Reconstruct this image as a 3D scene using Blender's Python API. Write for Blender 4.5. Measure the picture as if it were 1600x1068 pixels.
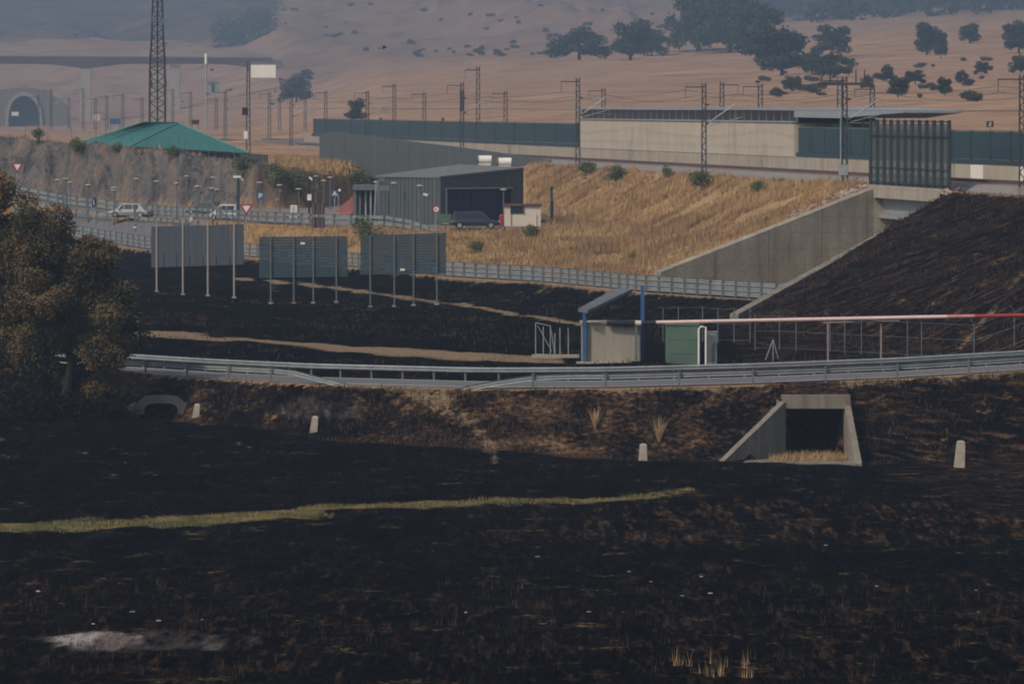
import bpy, math, random
import numpy as np
from mathutils import Vector, Matrix

for _o in list(bpy.data.objects):
    bpy.data.objects.remove(_o, do_unlink=True)
scene = bpy.context.scene
COL = scene.collection
R = math.radians

# ------------------------------------------------------------------ camera
F, CX, YH, ZC = 9000.0, 800.0, 165.0, 20.0      # focal length and horizon, in pixels of the 1600 px wide photograph; camera height
cam_data = bpy.data.cameras.new("camera")
cam_data.sensor_width = 36.0
cam_data.lens = 36.0 * F / 1600.0
cam_data.shift_y = -(534.0 - YH) / 1600.0
cam_data.clip_start = 1.0
cam_data.clip_end = 16000.0
cam = bpy.data.objects.new("camera", cam_data)
cam.location = (0, 0, ZC)
cam.rotation_euler = (R(90), 0, 0)
COL.objects.link(cam)
scene.camera = cam

# ------------------------------------------------------------------ sky, sun, exposure
SUN = Vector((-0.56, -0.46, 0.69)).normalized()   # towards the sun: behind the camera, to the left
world = bpy.data.worlds.new("World")
scene.world = world
world.use_nodes = True
_nt = world.node_tree
_bg = _nt.nodes["Background"]
_sky = _nt.nodes.new("ShaderNodeTexSky")
_sky.sky_type = 'NISHITA'
_sky.sun_disc = False
_sky.sun_elevation = math.asin(SUN.z)
_sky.sun_rotation = math.atan2(SUN.x, SUN.y)
_sky.dust_density = 4.0
_sky.air_density = 1.2
_sky.ozone_density = 1.5
_nt.links.new(_sky.outputs[0], _bg.inputs[0])
_bg.inputs[1].default_value = 0.10
sun_data = bpy.data.lights.new("sun", 'SUN')
sun_data.energy = 2.6
sun_data.angle = R(3.0)
sun_data.color = (1.0, 0.86, 0.70)
sun = bpy.data.objects.new("sun", sun_data)
sun.rotation_euler = SUN.to_track_quat('Z', 'Y').to_euler()
sun.location = (60, -60, 150)
COL.objects.link(sun)
scene.view_settings.view_transform = 'Standard'
scene.view_settings.look = 'None'
scene.view_settings.gamma = 1.0
scene.view_settings.exposure = 0.15
scene.view_settings.use_curve_mapping = False
scene.render.engine = 'CYCLES'
scene.cycles.use_denoising = True
scene.cycles.max_bounces = 6
scene.cycles.diffuse_bounces = 3
scene.cycles.glossy_bounces = 2
scene.cycles.transparent_max_bounces = 8
scene.cycles.volume_bounces = 0
scene.cycles.filter_width = 1.9
scene.cycles.use_adaptive_sampling = True
scene.cycles.adaptive_threshold = 0.012

# ------------------------------------------------------------------ helpers
def P(px, py, s):                       # a point seen at (px, py) where one metre covers s pixels
    return Vector(((px - CX) / s, F / s, ZC - (py - YH) / s))

def PZ(px, s, z):
    return Vector(((px - CX) / s, F / s, z))

def _hash(ix, iy, seed):
    h = (ix.astype(np.int64) * 374761393 + iy.astype(np.int64) * 668265263 + seed * 1442695041) & 0xffffffff
    h = ((h ^ (h >> 13)) * 1274126177) & 0xffffffff
    h = h ^ (h >> 16)
    return (h & 0xffff) / 65535.0

def vnoise(x, y, seed=0):
    x = np.asarray(x, float); y = np.asarray(y, float)
    ix, iy = np.floor(x), np.floor(y)
    fx, fy = x - ix, y - iy
    fx = fx * fx * (3 - 2 * fx); fy = fy * fy * (3 - 2 * fy)
    a = _hash(ix, iy, seed); b = _hash(ix + 1, iy, seed)
    c = _hash(ix, iy + 1, seed); d = _hash(ix + 1, iy + 1, seed)
    return (a * (1 - fx) + b * fx) * (1 - fy) + (c * (1 - fx) + d * fx) * fy

def fbm(x, y, seed=0, octv=4):
    t, amp, tot = 0, 1.0, 0.0
    for k in range(octv):
        t = t + amp * vnoise(x * 2 ** k, y * 2 ** k, seed + k * 17)
        tot += amp
        amp *= 0.5
    return t / tot

def sstep(a, b, x):
    t = np.clip((x - a) / (b - a), 0, 1)
    return t * t * (3 - 2 * t)

# ---- node helper
class NG:
    def __init__(self, name):
        self.m = bpy.data.materials.new(name)
        self.m.use_nodes = True
        self.t = self.m.node_tree
        self.bsdf = self.t.nodes["Principled BSDF"]
        self.pos = self.t.nodes.new("ShaderNodeNewGeometry").outputs["Position"]
    def _in(self, sock, v):
        if isinstance(v, bpy.types.NodeSocket):
            self.t.links.new(v, sock)
        elif isinstance(v, (tuple, list)):
            sock.default_value = tuple(v) + (1.0,) if (len(v) == 3 and len(sock.default_value) == 4) else tuple(v)
        else:
            sock.default_value = v
    def math(self, op, a, b=0.0, c=None, clamp=False):
        n = self.t.nodes.new("ShaderNodeMath"); n.operation = op; n.use_clamp = clamp
        self._in(n.inputs[0], a); self._in(n.inputs[1], b)
        if c is not None: self._in(n.inputs[2], c)
        return n.outputs[0]
    def mapping(self, scale=(1, 1, 1), rot=(0, 0, 0), vec=None):
        n = self.t.nodes.new("ShaderNodeMapping")
        n.inputs["Scale"].default_value = scale
        n.inputs["Rotation"].default_value = rot
        self._in(n.inputs["Vector"], vec if vec is not None else self.pos)
        return n.outputs[0]
    def noise(self, scale, detail=4, rough=0.55, vec=None, color=False, dist=0.0):
        n = self.t.nodes.new("ShaderNodeTexNoise")
        n.inputs["Scale"].default_value = scale
        n.inputs["Detail"].default_value = detail
        n.inputs["Roughness"].default_value = rough
        n.inputs["Distortion"].default_value = dist
        self._in(n.inputs["Vector"], vec if vec is not None else self.pos)
        return n.outputs[1 if color else 0]
    def ramp(self, fac, stops):
        n = self.t.nodes.new("ShaderNodeValToRGB")
        e = n.color_ramp.elements
        while len(e) < len(stops): e.new(0.5)
        for el, (p, c) in zip(e, stops):
            el.position = p
            el.color = tuple(c) + (1.0,) if len(c) == 3 else c
        self._in(n.inputs[0], fac)
        return n.outputs[0]
    def mix(self, fac, a, b, blend='MIX'):
        n = self.t.nodes.new("ShaderNodeMix"); n.data_type = 'RGBA'; n.blend_type = blend
        self._in(n.inputs[0], fac); self._in(n.inputs[6], a); self._in(n.inputs[7], b)
        return n.outputs[2]
    def attr(self, name):
        n = self.t.nodes.new("ShaderNodeAttribute"); n.attribute_name = name
        s = self.t.nodes.new("ShaderNodeSeparateColor")
        self.t.links.new(n.outputs["Color"], s.inputs[0])
        return s.outputs[0], s.outputs[1], s.outputs[2], n.outputs["Alpha"]
    def sharp(self, mask, noise, k=0.6, w=0.25):
        a = self.math('SUBTRACT', noise, 0.5)
        b = self.math('MULTIPLY_ADD', a, k, mask)
        c = self.math('SUBTRACT', b, 0.5)
        return self.math('MULTIPLY_ADD', c, 1.0 / w, 0.5, clamp=True)
    def bump(self, h, strength=0.4, dist=0.1):
        n = self.t.nodes.new("ShaderNodeBump")
        n.inputs["Strength"].default_value = strength
        n.inputs["Distance"].default_value = dist
        self._in(n.inputs["Height"], h)
        self.t.links.new(n.outputs[0], self.bsdf.inputs["Normal"])
    def out(self, color, rough=0.8, metallic=0.0, spec=0.3):
        self._in(self.bsdf.inputs["Base Color"], color)
        self._in(self.bsdf.inputs["Roughness"], rough)
        self.bsdf.inputs["Metallic"].default_value = metallic
        self.bsdf.inputs["Specular IOR Level"].default_value = spec
        return self.m

def mk(name, c, var=0.25, scale=1.5, rough=0.7, metallic=0.0, spec=0.3, stretch=(1, 1, 1), bump=0.0, fine=9.0):
    """plain procedural surface: colour with broad and fine wear"""
    g = NG(name)
    v = g.mapping(stretch)
    n1 = g.noise(scale, 5, 0.6, v)
    n2 = g.noise(scale * fine, 3, 0.6, v)
    f = g.math('ADD', g.math('MULTIPLY', n1, 0.65), g.math('MULTIPLY', n2, 0.35))
    lo = tuple(x * (1 - var) for x in c); hi = tuple(min(1, x * (1 + var)) for x in c)
    col = g.ramp(f, [(0.3, lo), (0.7, hi)])
    if bump: g.bump(n2, bump, 0.03)
    return g.out(col, rough, metallic, spec)

def concrete(name, c, streak=0.5, var=0.25, scale=.6, formwork=0.0, stain=(.45, .40, .36)):
    """cast concrete: cloudy tone, rain streaks running down, faint board lines"""
    g = NG(name)
    n1 = g.noise(scale, 6, .65); n2 = g.noise(scale * 12, 4, .65)
    st = g.noise(1.7, 5, .7, g.mapping((1.0, .35, .045))); st2 = g.noise(.35, 5, .6, g.mapping((1, .5, .3)))
    f = g.math('ADD', g.math('MULTIPLY', n1, .6), g.math('MULTIPLY', n2, .4))
    col = g.ramp(f, [(.32, tuple(x * (1 - var) for x in c)), (.68, tuple(min(1, x * (1 + var)) for x in c))])
    k = g.math('MULTIPLY', g.math('SUBTRACT', st, .47), 5.5, clamp=True)
    k = g.math('MULTIPLY', k, g.math('MULTIPLY', g.math('SUBTRACT', st2, .30), 3.0, clamp=True))
    col = g.mix(g.math('MULTIPLY', k, streak), col, tuple(a * b for a, b in zip(c, stain)))
    if formwork:
        sep = g.t.nodes.new("ShaderNodeSeparateXYZ"); g.t.links.new(g.pos, sep.inputs[0])
        fr = g.math('FRACT', g.math('MULTIPLY', sep.outputs[2], .8))
        ln = g.math('LESS_THAN', fr, .035)
        col = g.mix(g.math('MULTIPLY', ln, formwork), col, tuple(x * .5 for x in c))
    g.bump(n2, .3, .03)
    return g.out(col, .95, 0, .1)

# ---- mesh builder
class MB:
    def __init__(self): self.v, self.f = [], []
    def add(self, vs, fs):
        o = len(self.v)
        self.v += [tuple(v) for v in vs]
        self.f += [tuple(i + o for i in f) for f in fs]
        return self
    def hexa(self, b, t):               # four bottom corners and four top corners, same order
        return self.add(list(b) + list(t), [(3, 2, 1, 0), (4, 5, 6, 7), (0, 1, 5, 4), (1, 2, 6, 5), (2, 3, 7, 6), (3, 0, 4, 7)])
    def box(self, c, size, rz=0.0, rx=0.0, ry=0.0):
        x, y, z = (q / 2 for q in size)
        m = Matrix.Rotation(rz, 3, 'Z') @ Matrix.Rotation(ry, 3, 'Y') @ Matrix.Rotation(rx, 3, 'X')
        c = Vector(c)
        q = [c + m @ Vector(p) for p in ((-x, -y, -z), (x, -y, -z), (x, y, -z), (-x, y, -z), (-x, -y, z), (x, -y, z), (x, y, z), (-x, y, z))]
        return self.hexa(q[:4], q[4:])
    def tube(self, p0, p1, r0, r1=None, n=6, caps=True):
        r1 = r0 if r1 is None else r1
        p0, p1 = Vector(p0), Vector(p1)
        a = (p1 - p0)
        if a.length < 1e-6: return self
        a.normalize()
        u = a.orthogonal().normalized(); w = a.cross(u)
        vs = []
        for p, r in ((p0, r0), (p1, r1)):
            for k in range(n):
                t = 2 * math.pi * k / n
                vs.append(p + (u * math.cos(t) + w * math.sin(t)) * r)
        fs = [(k, (k + 1) % n, n + (k + 1) % n, n + k) for k in range(n)]
        if caps: fs += [tuple(range(n - 1, -1, -1)), tuple(range(n, 2 * n))]
        return self.add(vs, fs)
    def path(self, pts, radii, n=6):
        pts = [Vector(p) for p in pts]
        if not isinstance(radii, (list, tuple)): radii = [radii] * len(pts)
        vs, fs = [], []
        ref = None
        for i, p in enumerate(pts):
            a = (pts[min(i + 1, len(pts) - 1)] - pts[max(i - 1, 0)]).normalized()
            if ref is None: ref = a.orthogonal().normalized()
            u = (ref - a * ref.dot(a)).normalized(); ref = u; w = a.cross(u)
            for k in range(n):
                t = 2 * math.pi * k / n
                vs.append(p + (u * math.cos(t) + w * math.sin(t)) * radii[i])
        for i in range(len(pts) - 1):
            for k in range(n):
                fs.append((i * n + k, i * n + (k + 1) % n, (i + 1) * n + (k + 1) % n, (i + 1) * n + k))
        fs += [tuple(range(n - 1, -1, -1)), tuple(range((len(pts) - 1) * n, len(pts) * n))]
        return self.add(vs, fs)
    def prism(self, poly, ext):         # closed polygon of 3D points swept by a vector
        ext = Vector(ext); n = len(poly)
        poly = [Vector(p) for p in poly]
        vs = poly + [p + ext for p in poly]
        fs = [tuple(range(n - 1, -1, -1)), tuple(range(n, 2 * n))] + [(i, (i + 1) % n, n + (i + 1) % n, n + i) for i in range(n)]
        return self.add(vs, fs)
    def lathe(self, prof, c=(0, 0, 0), n=16):
        c = Vector(c); vs, fs = [], []
        for r, z in prof:
            for k in range(n):
                t = 2 * math.pi * k / n
                vs.append(c + Vector((r * math.cos(t), r * math.sin(t), z)))
        m = len(prof)
        for i in range(m - 1):
            for k in range(n):
                fs.append((i * n + k, i * n + (k + 1) % n, (i + 1) * n + (k + 1) % n, (i + 1) * n + k))
        fs += [tuple(range(n - 1, -1, -1)), tuple(range((m - 1) * n, m * n))]
        return self.add(vs, fs)
    def mesh(self, name, mat, off=None, smooth=False):
        me = bpy.data.meshes.new(name)
        vs = self.v if off is None else [(x - off[0], y - off[1], z - off[2]) for x, y, z in self.v]
        me.from_pydata(vs, [], self.f)
        if mat is not None: me.materials.append(mat)
        me.update()
        bm_fix(me)
        if smooth:
            me.polygons.foreach_set("use_smooth", [True] * len(me.polygons))
        return me

def bm_fix(me):
    import bmesh
    if len(me.polygons) > 20000: return
    b = bmesh.new(); b.from_mesh(me)
    bmesh.ops.recalc_face_normals(b, faces=b.faces)
    b.to_mesh(me); b.free()

def tag(o, label=None, cat=None, group=None, kind=None):
    if label: o["label"] = label
    if cat: o["category"] = cat
    if group: o["group"] = group
    if kind: o["kind"] = kind
    return o

def empty(name, loc, label, cat, group=None, rz=0.0, scale=1.0):
    o = bpy.data.objects.new(name, None)
    o.empty_display_size = 0.2
    o.location = loc; o.rotation_euler = (0, 0, rz); o.scale = (scale,) * 3
    COL.objects.link(o)
    return tag(o, label, cat, group)

def obj(name, mb, mat, parent=None, world=False, smooth=False, loc=None):
    """link a builder (or ready mesh) as one object; world=True: vertices are in world space"""
    if isinstance(mb, MB):
        off = None
        if world and parent is not None:
            off = Vector((0, 0, 0)); q = parent
            while q is not None: off = off + q.location; q = q.parent
        me = mb.mesh(name, mat, off, smooth)
    else: me = mb
    o = bpy.data.objects.new(name, me)
    if parent is not None: o.parent = parent
    if loc is not None: o.location = loc
    COL.objects.link(o)
    return o

_kids = {}
def copy_tree(o, parent=None):
    c = o.copy(); COL.objects.link(c); c.parent = parent
    if o.name not in _kids: _kids[o.name] = [q for q in COL.objects if q.parent == o]
    for ch in _kids[o.name]: copy_tree(ch, c)
    return c

def np_mesh(name, verts, faces, mat):
    verts = np.asarray(verts, np.float32); faces = np.asarray(faces, np.int32)
    k = faces.shape[1]
    me = bpy.data.meshes.new(name)
    me.vertices.add(len(verts)); me.vertices.foreach_set("co", verts.ravel())
    me.loops.add(faces.size); me.loops.foreach_set("vertex_index", faces.ravel())
    me.polygons.add(len(faces)); me.polygons.foreach_set("loop_start", np.arange(0, faces.size, k, dtype=np.int32))
    me.update(calc_edges=True)
    if mat is not None: me.materials.append(mat)
    return me
# ------------------------------------------------------------------ the lie of the land
def I(xp, fp):
    xp = np.array(xp, float); fp = np.array(fp, float)
    return lambda x: np.interp(x, xp, fp)

# near road: near edge as depth and height by photo column
_r1 = [(-400, 572, 25.2), (-200, 576, 25.6), (0, 578, 26.0), (200, 583, 26.5), (335, 592, 27.0), (490, 600, 27.6), (750, 607, 28.0), (952, 606, 28.1),
       (1177, 600, 28.1), (1402, 591, 28.0), (1600, 579, 27.9), (1800, 563, 27.7), (2100, 545, 27.5)]
R1_Y = I([a for a, b, s in _r1], [F / s for a, b, s in _r1])
R1_Z = I([a for a, b, s in _r1], [ZC - (b - YH) / s for a, b, s in _r1])
R1_W = 8.0
BASE_Z = I([-200, 0, 150, 245, 490, 750, 1000, 1220, 1600, 1900], [3.0, 2.7, 2.4, 2.1, 1.7, 1.35, 0.92, 0.72, 0.4, 0.3])
# access road towards the underpass: line of its near guard rail
_r2 = [(-200, 596, 9.0), (30, 580, 7.6), (150, 565, 6.7), (235, 547, 6.3), (400, 524, 6.2), (560, 491, 6.2), (700, 465, 6.2), (850, 450, 6.2), (1000, 428, 6.2),
       (1200, 410, 6.2), (1300, 404, 6.2), (1900, 400, 6.2)]
R2_Y = I([a for a, b, c in _r2], [b for a, b, c in _r2])
R2_Z = I([a for a, b, c in _r2], [c for a, b, c in _r2])
R2_W = I([-200, 235, 560, 700, 1000, 1300], [10, 9, 12, 18, 20, 20])
PLAT_Y = I([-200, 20, 100, 230, 400, 500, 600, 700, 800, 860, 1000, 1900], [615, 604, 594, 578, 541, 526, 520, 514, 511, 511, 511, 511])
PLAT_Z = I([-200, 20, 100, 230, 400, 860], [11.5, 10.5, 9.6, 8.9, 8.9, 9.0])
ROCK_Y = I([-300, 0, 200, 400, 470, 540, 600], [640, 632, 618, 609, 612, 640, 690])
ROCK_Z = I([-300, 0, 130, 250, 400, 500, 560, 640], [17.0, 16.6, 15.9, 15.1, 13.8, 13.0, 12.4, 11.0])

# railway: straight line, d = distance to the left of the station wall
TN = math.hypot(1, 6.29)
TU = Vector((-1, 6.29, 0)) / TN          # along the line, away from the camera
TL = Vector((-6.29, -1, 0)) / TN         # to the left of it
def td(X, Y): return (684 - 6.29 * X - Y) / TN
def trk(Y, d, z=0.0):                    # point at depth Y, d metres left of the station wall
    return Vector(((684 - TN * d - Y) / 6.29, Y, z))
def trk_px(px, d):                       # scale of the point on that line seen in column px
    return (F + 6.29 * (px - CX)) / (684 - TN * d)
CREST = 13.6

_hill_px = [-300, 0, 200, 400, 600, 800, 1000, 1200, 1400, 1600, 1900]
_hill = {   # depth: heights by column
    560:  [14.0, 14.0, 13.6, 13.5, 13.5, 13.6, 13.6, 13.6, 13.8, 14.0, 14.0],
    700:  [14.0, 14.0, 13.6, 13.5, 13.5, 14.0, 14.2, 14.6, 15.2, 16.0, 16.6],
    900:  [14.2, 14.2, 14.2, 14.2, 14.2, 15.0, 16.6, 18.2, 19.6, 20.6, 21.0],
    1100: [14.2, 14.2, 14.2, 15.0, 20.6, 22.6, 24.0, 25.2, 26.6, 27.5, 28.0],
    1300: [14.2, 14.2, 14.6, 17.5, 26.4, 29.0, 30.6, 32.0, 35.0, 36.5, 37.0],
    1480: [14.5, 14.5, 15.0, 22.0, 31.0, 33.0, 35.0, 37.0, 41.0, 43.0, 43.0],
    1640: [24.0, 24.0, 24.0, 30.0, 37.0, 40.0, 41.0, 41.5, 45.0, 48.0, 48.0],
    1850: [36.0, 36.0, 36.0, 42.0, 50.0, 52.0, 48.0, 46.0, 49.0, 52.0, 52.0],
    2100: [54.0, 54.0, 56.0, 62.0, 72.0, 72.0, 60.0, 54.0, 56.0, 58.0, 58.0],
    2500: [88.0, 88.0, 92.0, 98.0, 98.0, 92.0, 84.0, 80.0, 80.0, 82.0, 82.0],
    3000: [120., 120., 122., 124., 122., 118., 112., 110., 110., 110., 110.],
    4200: [132., 132., 132., 132., 132., 130., 128., 126., 126., 126., 126.]}
DEEP = 3.2
def sdeep(s): return F / float(deep(F / s))
def deep(Y): return np.where(np.asarray(Y) > 900, 900 + (np.asarray(Y) - 900) * DEEP, Y)      # far hills stretched back so the even haze veils them more
_hY = np.array([float(deep(k)) for k in sorted(_hill)]); _hZ = np.array([[ZC + (v - ZC) * float(deep(k)) / k for v in _hill[k]] for k in sorted(_hill)])
def hill_z(px, Y):
    i = np.clip(np.searchsorted(_hY, Y) - 1, 0, len(_hY) - 2)
    t = np.clip((Y - _hY[i]) / (_hY[i + 1] - _hY[i]), 0, 1)
    u = np.interp(px, _hill_px, np.arange(len(_hill_px)))
    j = np.clip(np.floor(u).astype(int), 0, len(_hill_px) - 2); w = u - j
    a = _hZ[i, j] * (1 - w) + _hZ[i, j + 1] * w
    b = _hZ[i + 1, j] * (1 - w) + _hZ[i + 1, j + 1] * w
    return a * (1 - t) + b * t

def inpoly(X, Y, poly):
    r = np.zeros(np.shape(X), bool)
    n = len(poly)
    for k in range(n):
        x0, y0 = poly[k]; x1, y1 = poly[(k + 1) % n]
        c = (y0 > Y) != (y1 > Y)
        with np.errstate(divide='ignore', invalid='ignore'):
            r ^= c & (X < (x1 - x0) * (Y - y0) / (y1 - y0 + 1e-12) + x0)
    return r

# underpass cut between the two wing walls
WL = [(8.0, 446.0), (11.2, 447.0), (28.3, 455.0), (62.0, 460.3)]          # left wall line
WR = [(15.3, 398.0), (33.4, 433.0), (62.0, 437.5)]                        # right wall line
CUT = WL + WR[::-1] + [(12, 399)]
# right culvert: opening seen between columns 1228 and 1318
CU_Y = 316.4
CU_S = F / CU_Y
CU = dict(x0=(1228 - CX) / CU_S, x1=(1319 - CX) / CU_S, z0=ZC - (713 - YH) / CU_S, z1=ZC - (638 - YH) / CU_S, zt=ZC - (617 - YH) / CU_S)
CUT2 = [(CU['x0'] - 4.6, 310.5), (CU['x1'] + 1.2, 310.5), (CU['x1'] + 0.4, CU_Y + 0.6), (CU['x1'], CU_Y + 0.6), (CU['x1'], 327.2), (CU['x0'], 327.2), (CU['x0'], CU_Y + 0.6), (CU['x0'] - 0.5, CU_Y + 0.6)]
CUT2 = [(CU['x0'] - 3.6, 311.6), (CU['x1'] + 0.7, 311.0)] + CUT2[2:]
# left culvert
CL_Y = 332.2
CL_S = F / CL_Y
CLX0, CLX1 = (222 - CX) / CL_S, (281 - CX) / CL_S
CUT3 = [(CLX0 - .5, 328), (CLX1 + .5, 328), (CLX1, CL_Y + .4), (CLX1, CL_Y + 1.3), (CLX0, CL_Y + 1.3), (CLX0, CL_Y + .4)]

def height(X, Y, rough=True):
    X = np.asarray(X, float); Y = np.asarray(Y, float)
    px = CX + X * F / np.maximum(Y, 150)
    one = np.ones_like(px)
    y1 = R1_Y(px); z1 = R1_Z(px); zb = BASE_Z(px)
    y2 = R2_Y(px); z2 = R2_Z(px); w2 = R2_W(px)
    yp = np.maximum(PLAT_Y(px), y2 + w2 + 4); zp = PLAT_Z(px)
    yr = np.maximum(ROCK_Y(px), yp + 20); zr = ROCK_Z(px)
    if rough: yr = yr + ((fbm(X * .30, X * 0 + 1.5, 71, 4) - .5) * 3.6 + (vnoise(X * 1.1, Y * .25, 72) - .5) * 1.6) * (px < 520)
    left = px < 640
    nodes = [(-200 * one, 19 * one), (0 * one, 17.6 * one), (90 * one, 8.5 * one), (150 * one, 2.6 * one), (194 * one, 0.9 * one), (240 * one, 0.35 + 0 * px),
             (280 * one, zb * 0.35), (y1 - 7.2, zb), (y1 - 0.9, z1 - 0.02), (y1 + R1_W + 0.9, z1 - 0.02), (y1 + R1_W + 3.2, 4.0 * one), (362 * one, 4.7 * one), (400 * one, 5.0 * one),
             (np.maximum(y2 - 7, 401), 5.3 * one), (np.maximum(y2 - 1.6, 403), z2), (np.maximum(y2, 404) + w2, z2), (yp, zp), (yr, zp + 0.1),
             (yr + 3.6, np.where(left, zr, zp + 0.2)), (yr + 11, np.where(left, zr - 0.5, zp + 0.4)), (yr + 26, np.where(left, 13.0, 12.5)), (np.maximum(yr + 60, 760), hill_z(px, 760 * one))]
    z = nodes[0][1] + 0 * px
    for (ya, za), (yb, zb_) in zip(nodes[:-1], nodes[1:]):
        t = np.clip((Y - ya) / np.maximum(yb - ya, 0.01), 0, 1)
        z = np.where(Y >= ya, za * (1 - t) + zb_ * t, z)
    yl = nodes[-1][0]
    z = np.where(Y > yl, hill_z(px, Y), z)
    # mound under the oak at the left
    z = z + 1.3 * sstep(320, 60, px) * np.exp(-((Y - (y1 - 3.6)) / 3.0) ** 2)
    # railway embankment
    d = td(X, Y)
    kk = np.interp(Y, [362, 396, 440, 470, 520], [1.75, 2.62, 2.75, 2.3, 1.68])
    slope = CREST - np.maximum(d - 7.2, 0) / kk
    ze = np.where(d > 7.2, slope, CREST)
    ze = np.where(d < -14, np.where(Y > 560, hill_z(px, Y), CREST + np.clip((-14 - d) * 0.02, 0, 3)), ze)
    railway = (Y > 300) & (Y < 980)
    z = np.where(railway & (d > -14), np.maximum(z, ze), z)
    z = np.where((Y > 300) & (d <= -14), ze, z)
    if rough:
        near = np.clip((1300 - Y) / 300, 0, 1)
        n = (fbm(X * 0.35, Y * 0.35, 3, 4) - 0.5) * 0.42 + (fbm(X * 0.06, Y * 0.05, 9, 3) - 0.5) * 0.5
        onroad = ((Y > y1 - 1.6) & (Y < y1 + R1_W + 1.6)) | ((Y > y2 - 1.5) & (Y < y2 + w2) & (px < 1350)) | ((d < 7.4) & railway)
        onplat = (Y > yp) & (Y < yr) & (px < 860)
        k = np.where(onroad | onplat, 0.06, 1.0)
        z = z + n * k * near
        rk = (Y > yr) & (Y < yr + 4.2) & left
        z = z + np.where(rk, (fbm(X * 0.6, Y * 0.6, 21, 5) - 0.5) * 1.8, 0)
        far = sstep(1150, 2700, Y) * (1 - .93 * sstep(500, 400, px) * sstep(3500, 2950, Y))
        z = z + far * (fbm(X * 0.008, Y * 0.0045, 33, 5) - 0.5) * np.clip((Y - 900) * 0.0095, 0, 50)
        gul = sstep(float(deep(1480)), float(deep(1800)), Y) * (1 - .6 * sstep(1100, 1300, px))
        z = z - gul * (np.abs(fbm(X * .0085 + Y * .0012, Y * .0016, 51, 5) - .5) * 2) * 34 + gul * 9
        z = z + sstep(700, 900, Y) * (fbm(X * 0.03, Y * 0.03, 37, 3) - 0.5) * 1.2
        # ash heap
        ax, ay = P(160, 1003, 43).x, 206.0
        q = ((X - ax) / 2.6) ** 2 + ((Y - ay) / 8.0) ** 2
        z = z + 0.35 * np.exp(-q) - 0.3 * np.exp(-(((X - ax - 0.5) / 0.8) ** 2 + ((Y - ay + 3) / 3.0) ** 2))
    c = inpoly(X, Y, CUT)
    z = np.where(c, np.minimum(z, 6.15), z)
    c = inpoly(X, Y, CUT2)
    z = np.where(c, np.minimum(z, CU['z0'] - 0.05), z)
    c = inpoly(X, Y, CUT3)
    z = np.where(c, np.minimum(z, 1.6), z)
    # seat of the big yard, clear of the paved sheet
    return z

def H(x, y): return float(height(np.array([x]), np.array([y]))[0])
def G(px, Y):                            # ground point in column px at depth Y
    x = (px - CX) * Y / F
    return Vector((x, Y, H(x, Y)))
def onrow(px, py, ya, yb, n=800):        # first ground point along the ray of a pixel between two depths
    Y = np.linspace(ya, yb, n); X = (px - CX) * Y / F
    dz = height(X, Y) - (ZC - (py - YH) * Y / F)
    i = int(np.argmax(dz > 0)) if (dz > 0).any() else int(np.argmax(dz))
    return Vector((X[i], Y[i], ZC - (py - YH) * Y[i] / F))

def axis(lo, hi, step, grow, end_lo, end_hi):
    mid = list(np.arange(lo, hi + step / 2, step))
    a, s, out = hi, step, []
    while a < end_hi:
        s *= grow; a += s; out.append(a)
    b, s, pre = lo, step, []
    while b > end_lo:
        s *= grow; b -= s; pre.append(b)
    return np.array(pre[::-1] + mid + out)

gx = axis(-62, 66, 0.55, 1.055, -3800, 3800)
gy = np.concatenate([np.arange(-120, 180, 6.0), np.arange(180, 300, 0.8), np.arange(300, 345, 0.4), np.arange(345, 480, 0.6), np.arange(480, 596, 1.0), np.arange(596, 672, 0.5), np.arange(672, 700, 1.0), axis(700, 702, 1.6, 1.02, 703, 11400)[2:]])
GX, GY = np.meshgrid(gx, gy)
fx, fy = GX.ravel(), GY.ravel()
fz = height(fx, fy)
nx, ny = len(gx), len(gy)
ii = np.arange(nx * ny).reshape(ny, nx)
quads = np.stack([ii[:-1, :-1].ravel(), ii[:-1, 1:].ravel(), ii[1:, 1:].ravel(), ii[1:, :-1].ravel()], 1)

# what lies where: two sets of four masks per vertex
fpx = CX + fx * F / np.maximum(fy, 150)
fpy = YH + (ZC - fz) * F / np.maximum(fy, 100)
fd = td(fx, fy)
e1 = fy - R1_Y(fpx); e2 = fy - R2_Y(fpx)
bank_right = (fd > 6.9) & (fd < 40) & (fy < 436) & (fx > 14)
burnt = ((e1 < -0.8) | ((e1 > R1_W + 0.7) & (e2 < -1.5)) | (bank_right & (e1 > R1_W))).astype(float)
burnt = np.where((fpx > 1180) & (e1 > R1_W + .7) & (fd > 7.4) & (fy < 434), 1.0, burnt)
burnt = np.where((fd < 8.5) & (fd > -20) & (e1 > 5), np.minimum(burnt, sstep(6.6, 8.2, fd)), burnt)
burnt = np.where(inpoly(fx, fy, CUT) & (e2 > -1.5), 0.0, burnt)
def band(curve_px, curve_y, half, soft):
    c = np.interp(fpx, curve_px, curve_y, left=-1e4, right=-1e4)
    return 1 - sstep(half, half + soft, np.abs(fy - c))
def ry(py, z): return (ZC - z) * F / (py - YH)
straw = band([160, 250, 430, 600, 800, 880], [ry(519, 4.85), ry(525, 4.85), ry(537, 4.8), ry(545, 4.8), ry(555, 4.75), ry(557, 4.7)], 2.6, 2.4)
straw = np.maximum(straw, band([365, 450, 560, 680, 830, 910, 1010], [ry(430, 5.4), ry(441, 5.25), ry(455, 5.2), ry(470, 5.15), ry(495, 5.0), ry(507, 4.95), ry(520, 4.9)], 1.6, 2.0))
straw = np.maximum(straw, sstep(-3.4, -1.2, e2) * (e2 < 4) * (fpx > 150) * (fpx < 1180))
straw = np.maximum(straw, (1 - sstep(0.3, 1.3, np.abs(e1 + 0.7))) * 0.75 * (0.4 + 0.6 * vnoise(fx * .3, fy * .3, 5)))
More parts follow.
